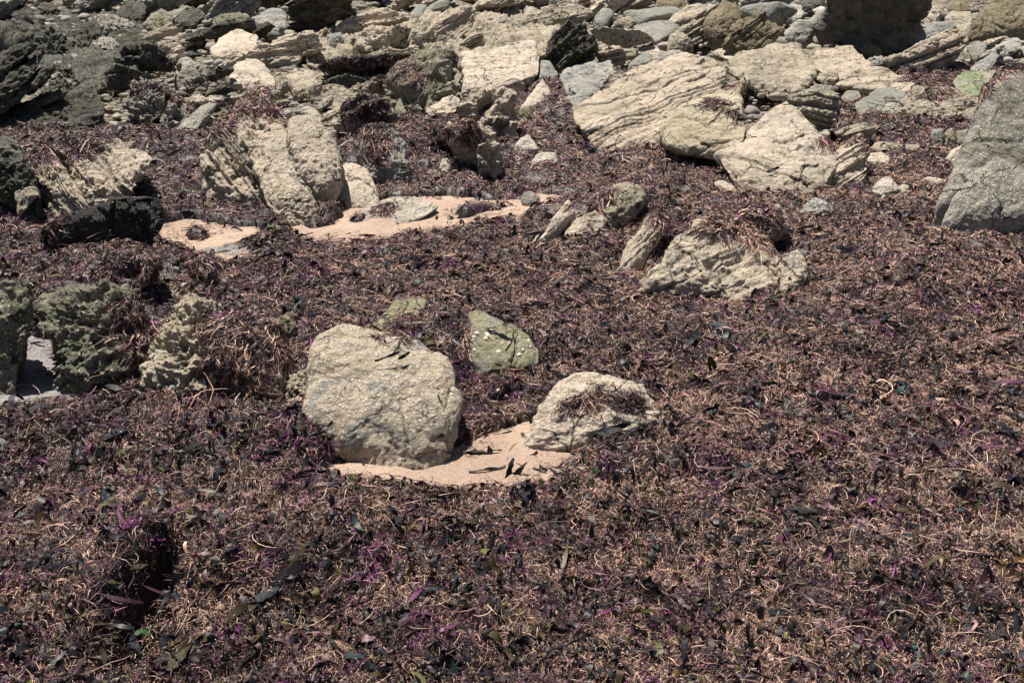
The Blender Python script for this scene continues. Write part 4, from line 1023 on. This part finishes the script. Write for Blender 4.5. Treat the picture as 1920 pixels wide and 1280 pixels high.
drape('B1', [(230,430),(290,330),(420,330),(500,420),(420,470),(300,450)], 700, 'sparse brown weed on the big rounded olive-grey boulder', 'B', blade=.05)
drape('B1', [(560,280),(640,280),(680,400),(640,380)], 250, 'thin weed fringe at the right shoulder of the big rounded boulder', 'B')
drape('H8', [(480,520),(560,430),(1000,390),(1160,410),(1100,480),(800,500)], 1500, 'purple weed fringe along the ledge over the black gap', 'H', L=.085)
drape('F1', [(450,270),(480,150),(560,160),(530,200),(470,270)], 260, 'black weed tuft on the blocky olive stone', 'F')
drape('F4', [(770,330),(810,260),(900,290),(890,350),(840,350),(790,330)], 700, 'shaggy weed covering the top of the thin tilted slab', 'F', dens='mix')
drape('F5', [(1040,390),(1150,270),(1260,290),(1440,450),(1380,470),(1250,400),(1120,400)], 3600, 'thick weed wig over the crest of the wedge-shaped boulder', 'F', dens='mix')
drape('F7', [(1250,290),(1420,240),(1460,290),(1440,440),(1330,400)], 1500, 'weed straps hanging on the block atop the wedge-shaped boulder', 'F', dens='mix', blade=.25)
drape('D2', [(640,560),(680,470),(760,440),(800,600),(860,760),(800,840),(740,800),(700,640),(640,640)], 3000, 'long dark weed hanging on the right side of the cavernous boulder', 'D', L=.08)
drape('D2b', [(530,390),(590,290),(680,220),(800,190),(880,250),(840,330),(700,330)], 2600, 'purple-black weed heaped on the knob behind the cavernous boulder', 'D')
drape('D3b', [(1200,700),(1230,560),(1380,530),(1540,570),(1600,760),(1560,800),(1490,740),(1430,900),(1440,1040),(1280,980),(1110,900)], 7000, 'flowing purple and brown weed hanging over the ochre dome', 'D', L=.085, dens='mix', wander=.4)
drape('D3', [(1100,640),(1180,540),(1270,560),(1190,640),(1170,720)], 700, 'weed tuft caught on the top of the ochre pitted stone', 'D')
drape('D4', [(1060,290),(1110,240),(1200,260),(1130,300)], 350, 'weed lying on the knobbly pale stone', 'D')
drape('A9', [(60,440),(100,405),(130,400),(120,440),(90,480)], 300, 'weed lying over the left end of the black wet rock', 'N')
drape('E4', [(1400,590),(1460,550),(1580,540),(1680,570),(1700,660),(1660,650),(1560,590),(1480,640),(1420,640)], 900, 'strip of dark weed lying across the pale cream boulder', 'E', L=.05)
drape('E4', [(1290,650),(1330,610),(1400,600),(1380,660),(1310,680)], 130, 'thin scrap of brown weed on the left of the cream boulder', 'E', L=.04)
drape('E5', [(980,570),(1020,505),(1070,520),(1060,570)], 300, 'olive weed lying over the small grey stone', 'E')
drape('E1', [(400,300),(430,270),(540,290),(560,330),(440,330)], 160, 'reddish weed scrap on the top ridge of the large barnacled boulder', 'E', L=.04)
drape('E3', [(790,320),(800,230),(860,180),(860,260),(820,360)], 300, 'brown weed strings on the left edge of the limpet-dotted stone', 'E', L=.08)
drape('C1', [(140,590),(170,540),(260,560),(320,640),(300,660),(220,600)], 400, 'curved dark weed tuft on the green dome of the domed boulder', 'C')
drape('C1', [(270,480),(340,450),(390,500),(330,520)], 150, 'small weed tuft on the crest of the domed boulder', 'C')
drape('C1', [(720,800),(800,750),(1000,740),(1040,800),(860,800)], 300, 'sparse weed on the layered right end of the domed boulder', 'C')
drape('C14', [(1690,480),(1740,390),(1800,340),(1905,330),(1905,370),(1800,390),(1720,500)], 700, 'thin dark weed line over the peak of the tall right rock', 'C')
drape('C6', [(1300,500),(1450,470),(1520,520),(1400,560),(1320,540)], 300, 'purple weed scraps on top of the long khaki boulder', 'C')
drape('A1', [(60,720),(100,690),(400,690),(500,730),(300,740)], 300, 'weed fringe at the foot of the dark tilted ledges', 'A')
drape('B10', [(160,1180),(240,1130),(330,1130),(260,1190)], 150, 'dark weed scrap lying on the low pinkish rock', 'B', L=.05)
drape('D5', [(1340,150),(1400,120),(1490,120),(1440,160)], 260, 'purple weed on the upper end of the grey slate slab', 'D', L=.06)

# ------------------------------------------------------------------ kelp fronds: single blades one can count
def kelp_mat():
    t = NT('kelp_blade'); oi = t.n('ShaderNodeObjectInfo'); tc = t.n('ShaderNodeTexCoord')
    col = t.mix(t.math('MULTIPLY', t.noise(tc.outputs['Object'], 35, 5, .6), .8), oi.outputs['Color'], (.012, .010, .010))
    t.l(col, t.b.inputs['Base Color']); t.b.inputs['Roughness'].default_value = .48; t.b.inputs['Specular IOR Level'].default_value = .14
    t.l(t.bump(t.noise(tc.outputs['Object'], 9, 3, .6), .25, .02), t.b.inputs['Normal'])
    return t.m
KM = kelp_mat()
def blade_mesh(seed, L=1.0, W=.16, curl=.5, twist=.6, arch=.12, ruffle=.02, fork=False):
    r = np.random.default_rng(seed); K, J = 17, 5; V = []; th = 0.; p = np.zeros(3)
    for k in range(K):
        s = k/(K-1); w = W*(math.sin(math.pi*min(1, .08+s*.92))**.6)*(1+.16*r.normal())*.5*(.75+.4*math.sin(4*s+seed*2)**2)+.004
        th += curl/K*(1+.5*r.normal()); ro = twist*math.sin(s*3+seed)+.25*r.normal()*.4
        d = np.array([math.cos(th), math.sin(th), 0]); sd = np.array([-math.sin(th)*math.cos(ro), math.cos(th)*math.cos(ro), math.sin(ro)])
        h = arch*math.sin(math.pi*s)*(1+.4*math.sin(5*s+seed))+.012
        for j in range(J):
            a = j/(J-1)*2-1
            V.append(p+sd*w*a+np.array([0, 0, h+ruffle*math.sin(9*s+a*2+seed)*abs(a)-.18*w*(1-a*a)]))
        p = p+d*L/(K-1)
    V = np.array(V); V[:, :2] -= V[:, :2].mean(0)
    i = np.arange(K*J).reshape(K, J)
    return mesh_quads('kelp_frond', V, np.stack([i[:-1, :-1], i[1:, :-1], i[1:, 1:], i[:-1, 1:]], -1).reshape(-1, 4))
KMESH = []
for k in range(12):
    m_ = blade_mesh(k+3, 1.0, [.12, .2, .3, .16, .09, .24][k % 6], [.3, 1.2, .6, 2.0, .8, -.9][k % 6], [.5, .9, .3, 1.1, .7, .4][k % 6], [.03, .07, .05, .12, .03, .06][k % 6], .03)
    m_.materials.append(KM); KMESH.append(m_)
KCOL = dict(black=(.016, .014, .014), slate=(.017, .022, .032), brown=(.045, .028, .014), olive=(.055, .046, .014), teal=(.014, .036, .036), amber=(.15, .095, .02))
def frond(x, y, length, ang, mi, col, label, group=None, dz=.012, tilt=(0, 0), z=None, wide=1.0):
    o = bpy.data.objects.new('kelp_frond', KMESH[mi % 12]); COL.objects.link(o)
    if z is None: z = float(surf(np.array([x]), np.array([y]))[0])+dz
    o.location = (x, y, z); o.rotation_euler = (tilt[0], tilt[1], ang); o.scale = (length, length*wide, length)
    o.color = (*KCOL[col], 1); tag(o, label, 'kelp frond', group); return o
def at_surf(px, py):
    g = ground(px, py, .0)
    for _ in range(4): g = ground(px, py, float(np.maximum(glook(THICK, g[0], g[1]), 0)))
    return g
SPEC = [(1575,712,62,-15,3,'olive','curled olive kelp blade with yellow tip in the right middle of the mat',(.5,.2)),
 (1590,738,50,10,2,'slate','crumpled slate kelp piece just below the curled olive blade',(.2,.1)),
 (830,1012,75,10,3,'slate','shiny cupped kelp frond with pale end in the lower centre',(.4,0)),
 (765,1030,55,70,1,'slate','upright slate kelp flap left of the shiny cupped frond',(.2,-.5)),
 (970,1045,50,60,2,'slate','broad glossy grey kelp scrap right of the shiny cupped frond',(.1,-.3)),
 (1090,1045,55,-20,1,'black','black kelp scrap below centre beside the glossy grey scrap',(.2,.2)),
 (1255,990,70,-70,4,'slate','dark blue-grey kelp strap pointing down at lower right of centre',(.2,.3)),
 (1200,1065,90,-20,1,'olive','olive kelp bundle with a glossy grey side in the lower centre',(.3,.2)),
 (1250,1165,110,-35,3,'black','long black kelp ribbon bent like a hook near the bottom',(.2,.2)),
 (1120,1178,70,-30,0,'black','dark narrow kelp blade lower centre pointing right',(.1,.2)),
 (1120,1222,60,-15,0,'teal','teal tinged kelp strip near the bottom centre',(.1,.1)),
 (870,1140,85,-25,4,'brown','thin dark brown kelp ribbon in the lower centre',(.1,.1)),
 (810,1112,55,-20,2,'slate','glossy grey kelp scrap left of the thin brown ribbon',(.2,.1)),
 (820,1268,100,-15,2,'slate','wide pale-glossed kelp blade at the bottom edge',(.2,.1)),
 (120,1020,190,-12,0,'teal','long greenish kelp blade lying at the left border of the foreground',(.1,.1)),
 (300,925,60,-60,1,'slate','slate kelp blade bent on the foreground left mound',(.3,.2)),
 (405,790,75,100,4,'brown','dark brown kelp strap arching over the mound below the ochre dome',(.2,.6)),
 (230,825,80,15,2,'slate','broad grey kelp blade lying on the left mound',(.2,0)),
 (420,960,90,-62,0,'brown','thin upright brown kelp strap in the left foreground',(.2,.4)),
 (520,935,60,-60,4,'amber','narrow yellowish kelp strip in the left foreground',(.2,.2)),
 (600,1000,60,70,1,'brown','standing brown kelp flap left of lower centre',(.4,-.6)),
 (510,1120,110,20,2,'slate','wide slate kelp blade right of the dark hole',(.2,.1)),
 (250,1215,120,-25,5,'slate','long dark kelp blade left of and below the dark hole',(.1,.1)),
 (340,1235,90,55,2,'olive','broad olive kelp blade at the mouth of the dark hole',(.2,.2)),
 (470,1240,110,25,1,'black','black kelp strap at the bottom edge right of the dark hole',(.1,.1)),
 (1385,985,85,-40,1,'olive','grey-olive kelp blade with pale sheen in the lower right',(.2,.2)),
 (1460,975,80,-55,4,'brown','slim brown kelp strap in the lower right',(.1,.2)),
 (1515,965,90,-30,2,'black','broad black kelp blade in the lower right',(.2,.1)),
 (1555,990,40,30,2,'slate','glossy pale-grey kelp curl touching the broad black blade',(.4,.1)),
 (1590,890,70,-50,4,'black','narrow black kelp blade in the right foreground',(.1,.2)),
 (1395,1225,45,20,2,'black','round black kelp scrap near the bottom right of centre',(.1,.1)),
 (1840,1050,110,-30,0,'slate','long slate kelp strap at the right border of the foreground',(.1,.1)),
 (1880,1195,80,-10,2,'black','black glossy kelp blade in the bottom right corner',(.2,.1)),
 (1895,1262,70,50,3,'amber','curled yellow-brown kelp strip in the bottom right corner',(.3,.3)),
 (1855,665,75,-65,1,'brown','brown kelp blade standing at the right side of the mat',(.5,.3)),
 (1865,715,36,10,2,'brown','small dark kelp cup below the standing brown blade',(.5,.1)),
 (1885,642,50,-15,2,'slate','slate kelp flap at the right side above the standing blade',(.2,.1)),
 (1355,620,75,-20,5,'slate','slate kelp blade with a thin tail right of centre',(.1,.1)),
 (1680,655,75,-30,4,'black','black kelp strap in the right middle of the mat',(.1,.2)),
 (835,522,80,-5,0,'slate','slate kelp blade lying above the large barnacled boulder',(.1,.1)),
 (575,540,55,-12,1,'black','black kelp flap left of centre on the upper mat',(.2,.1)),
 (1655,505,60,25,1,'slate','slate kelp flap right of the wedge-shaped boulder',(.1,.1)),
 (1230,680,60,-20,4,'black','short black kelp strap above the pale cream boulder',(.1,.2)),
 (905,853,90,-4,0,'black','black kelp strip lying across the foreground sand',(.05,.05)),
 (825,850,62,28,1,'olive','olive kelp blade leaning on the foot of the barnacled boulder',(.2,.2)),
 (915,887,80,-6,4,'black','thin black stipe lying on the foreground sand',(.05,.05)),
 (1890,815,60,-45,0,'slate','pale-edged kelp strap at the right border',(.2,.2))]
for px, py, lp, an, mi, col, lb, tl in SPEC:
    g = at_surf(px, py); sl = math.hypot(g[1], CAMZ)
    frond(g[0], g[1], min(lp, 80)*sl/FPX*.9, math.radians(an), mi, col, lb, None, .012, (tl[0], -tl[1]*.4), wide=1.0)
# standing forked scrap on the sand
for i, (px, lp, an, tl) in enumerate(((955, 48, 100, (.3, -1.1)), (975, 40, 60, (.2, -1.0)))):
    g = at_surf(px, 893); sl = math.hypot(g[1], CAMZ)
    frond(g[0], g[1], lp*sl/FPX*1.1, math.radians(an), 5, 'black', ['black kelp scrap standing curled on the foreground sand', 'smaller black kelp scrap standing right of the curled one on sand'][i], None, .02, tl)
# blades lying on stones: put on the stone surface under that pixel
def on_rock(key, px, py):
    V = ROCKS[key]['V']; a, b = project(V); d = np.hypot(a-px, b-py); near_ = np.where(d < 6)[0]
    if len(near_) == 0: near_ = np.array([np.argmin(d)])
    k = near_[np.argmin(np.linalg.norm(V[near_]-np.array([0, 0, CAMZ]), axis=1))]; return V[k]
for key, px, py, lp, an, mi, col, lb in (('E1', 735, 668, 55, 4, 4, 'black', 'dark kelp strip stuck in the groove on top of the large barnacled boulder'),
    ('E1', 762, 668, 26, 25, 2, 'brown', 'small dark kelp flap at the right end of the groove strip'),
    ('E1', 826, 731, 16, -75, 2, 'brown', 'tiny dark leaf stuck on the right side of the large barnacled boulder'),
    ('E4', 1150, 815, 58, -8, 2, 'slate', 'shiny grey kelp blade draped on the lower edge of the cream boulder'),
    ('E4', 1190, 762, 48, -65, 4, 'olive', 'olive kelp strip hanging on the right of the cream boulder'),
    ('E4', 1075, 745, 34, -15, 4, 'brown', 'thin brown string lying on the face of the cream boulder'),
    ('E3', 940, 612, 60, -35, 1, 'brown', 'brown kelp blade along the upper edge of the limpet-dotted stone'),
    ('E3', 958, 640, 55, 60, 4, 'olive', 'thin olive kelp string crossing the limpet-dotted stone'),
    ('E2', 745, 608, 30, 30, 4, 'black', 'black kelp string on the greenish stone slab'),
    ('C1', 1395, 148, 30, 85, 4, 'black', 'short black stalk standing on the crest of the domed boulder'),
    ('C1', 1390, 225, 50, -60, 4, 'brown', 'thin dark strand trailing down the green dome'),
    ('C1', 1448, 318, 26, 10, 2, 'black', 'small black scrap on the lower face of the domed boulder')):
    p = on_rock(key, px, py); sl = np.linalg.norm(p-np.array([0, 0, CAMZ]))
    o = frond(p[0], p[1]-.015, lp*sl/FPX*1.1, math.radians(an), mi, col, lb, None, 0, (.75 if an != 85 else 1.3, -.1), z=p[2]+.02, wide=.9)
# the many lesser blades strewn over the mat
NEARL = [(k, project(r['base'][None]), short(r['ob']['label'])) for k, r in ROCKS.items() if r['base'][1] < 7.5]
cnt = 0; kl = {}
WORD = dict(black='black', slate='slate-grey', brown='dark brown', olive='olive', teal='greenish', amber='amber')
while cnt < 190:
    py = 470+790*rng.random()**.9; px = rng.uniform(-30, 1950)
    if covered(px, py): continue
    g = at_surf(px, py)
    if glook(MASK, g[0], g[1]) < .75: continue
    col = rng.choice(['black', 'slate', 'brown', 'olive', 'teal', 'amber'], p=[.33, .33, .17, .1, .04, .03])
    mi = int(rng.integers(12)); lp = rng.uniform(28, 70)*(.6+.5*(py-400)/800); sl = math.hypot(g[1], CAMZ)
    band = 'near the bottom edge' if py > 1120 else 'in the foreground' if py > 930 else None
    hx = 'far left' if px < 320 else 'left' if px < 740 else 'centre' if px < 1180 else 'right' if px < 1600 else 'far right'
    shp = ['narrow', 'plain', 'broad', 'curled', 'thread-thin', 'wide'][mi % 6]
    big_ = 'large' if lp > 52 else 'small' if lp < 30 else 'medium'
    if band: lb = f"{big_} {shp} {WORD[col]} kelp frond on the seaweed {band}, {hx}"
    else:
        k = min(NEARL, key=lambda q: math.hypot(q[1][0][0]-px, (q[1][1][0]-py)*1.5)); dx = px-k[1][0][0]; dy = py-k[1][1][0]
        sd = ('right of' if dx > 0 else 'left of') if abs(dx) > abs(dy) else ('in front of' if dy > 0 else 'behind')
        lb = f"{big_} {shp} {WORD[col]} kelp frond {sd} the {k[2]}"
    if kl.get(lb): continue
    kl[lb] = 1
    frond(g[0], g[1], lp*sl/FPX, rng.normal(-.25, .7)+(math.pi if rng.random() < .5 else 0), mi, col, lb, 'kelp fronds strewn over the seaweed mat', rng.uniform(.002, .013), (rng.normal(.1, .25), rng.normal(0, .2)), wide=rng.uniform(.8, 1.4)); cnt += 1

# ------------------------------------------------------------------ limpets
def limpet_mesh():
    V = []; n = 14; prof = [(1, 0), (.86, .22), (.6, .5), (.3, .72), (.08, .8)]
    for r, h in prof:
        for k in range(n):
            a = 2*math.pi*k/n; rr = r*(1+.06*(k % 2))
            V.append((rr*math.cos(a)*1.1, rr*math.sin(a), h))
    Q = [(j*n+k, j*n+(k+1) % n, (j+1)*n+(k+1) % n, (j+1)*n+k) for j in range(len(prof)-1) for k in range(n)]
    return mesh_quads('limpet', np.array(V), np.array(Q))
t = NT('limpet_shell'); tc = t.n('ShaderNodeTexCoord')
t.l(t.mix(t.noise(tc.outputs['Object'], 3, 5, .7), (.42, .37, .31), (.74, .69, .62)), t.b.inputs['Base Color']); t.b.inputs['Roughness'].default_value = .7
LM = limpet_mesh(); LM.materials.append(t.m)
def limpet(key, px, py, rpx, label, group):
    r = ROCKS[key]; p = on_rock(key, px, py); V = r['V']
    if 'N' not in r: r['N'] = vnormals(V, r['Q'])
    k = np.argmin(((V-p)**2).sum(1)); n = Vector(r['N'][k])
    s = rpx*np.linalg.norm(p-np.array([0, 0, CAMZ]))/FPX
    o = bpy.data.objects.new('limpet', LM); COL.objects.link(o); o.location = p-np.array(n)*s*.1
    o.rotation_euler = n.to_track_quat('Z', 'Y').to_euler(); o.scale = (s, s, s*.8); tag(o, label, 'limpet', group)
ew = lambda x, y: (560+x*.375, 520+y*.375)
G_ = 'white limpets on the olive stone'
for (x, y), rp, lb in (((880, 268), 4.2, 'white limpet left of the main limpet cluster on the olive stone'), ((866, 287), 3.6, 'white limpet just below left of the lone left limpet'),
    ((856, 305), 2.8, 'small white limpet lowest of the left trio'), ((948, 245), 4.5, 'topmost white limpet of the tight cluster on the olive stone'),
    ((966, 262), 4.6, 'large white limpet at right of the tight cluster'), ((933, 265), 3.8, 'white limpet at left of the tight cluster'), ((948, 273), 4., 'white limpet in the middle of the tight cluster'),
    ((934, 288), 3.8, 'lowest white limpet of the tight cluster'), ((995, 355), 4.4, 'greyish limpet alone in the middle of the olive stone'), ((862, 360), 3., 'small limpet near the left edge of the olive stone'),
    ((1018, 312), 2.6, 'tiny limpet right of the tight cluster'), ((1050, 312), 2.4, 'tiny pale limpet farther right of the cluster'), ((1116, 375), 4.2, 'pale limpet at the lower right of the olive stone'),
    ((1135, 352), 3.2, 'pale limpet above the lower right one on the olive stone'), ((1160, 300), 3., 'limpet by the weedy right edge of the olive stone'), ((1200, 410), 4., 'pale limpet at the right tip of the olive stone'),
    ((940, 262), 2.6, 'small limpet squeezed inside the tight cluster'), ((1175, 340), 2.8, 'small limpet near the right tip of the olive stone')):
    limpet('E3', *ew(x, y), rp*1.05, lb, G_)
for (x, y), rp, lb in (((495, 482), 3.6, 'white limpet on the upper face of the large barnacled boulder'), ((592, 357), 2.6, 'tiny white limpet on the right shoulder of the barnacled boulder'), ((595, 495), 2.4, 'tiny white limpet right of centre on the barnacled boulder'),
    ((320, 515), 2.6, 'small white limpet on the brown stain of the barnacled boulder'), ((350, 345), 3., 'limpet near the top left of the barnacled boulder'), ((545, 350), 2.4, 'limpet by the groove of the barnacled boulder')):
    limpet('E1', *ew(x, y), rp, lb, 'white limpets on the large boulder')

# ------------------------------------------------------------------ light
SUN = unit((-.22, .28, .93))
el = math.asin(SUN[2]); az = math.atan2(SUN[0], SUN[1])
sl = bpy.data.lights.new('sun', 'SUN'); sl.energy = 5.0; sl.angle = math.radians(.5); sl.color = (1, .935, .84)
so = bpy.data.objects.new('sun', sl); COL.objects.link(so); so.rotation_euler = Vector(SUN).to_track_quat('Z', 'Y').to_euler(); so.location = (0, 5, 20)
w = bpy.data.worlds.new('World'); scene.world = w; w.use_nodes = True
nt = w.node_tree; bg = nt.nodes['Background']; sky = nt.nodes.new('ShaderNodeTexSky'); sky.sky_type = 'NISHITA'; sky.sun_disc = False
sky.sun_elevation = el; sky.sun_rotation = az; nt.links.new(sky.outputs[0], bg.inputs[0]); bg.inputs[1].default_value = .038
vs_ = scene.view_settings; vs_.view_transform = 'Standard'; vs_.look = 'None'; vs_.exposure = .74; vs_.gamma = 1
scene.render.engine = 'CYCLES'
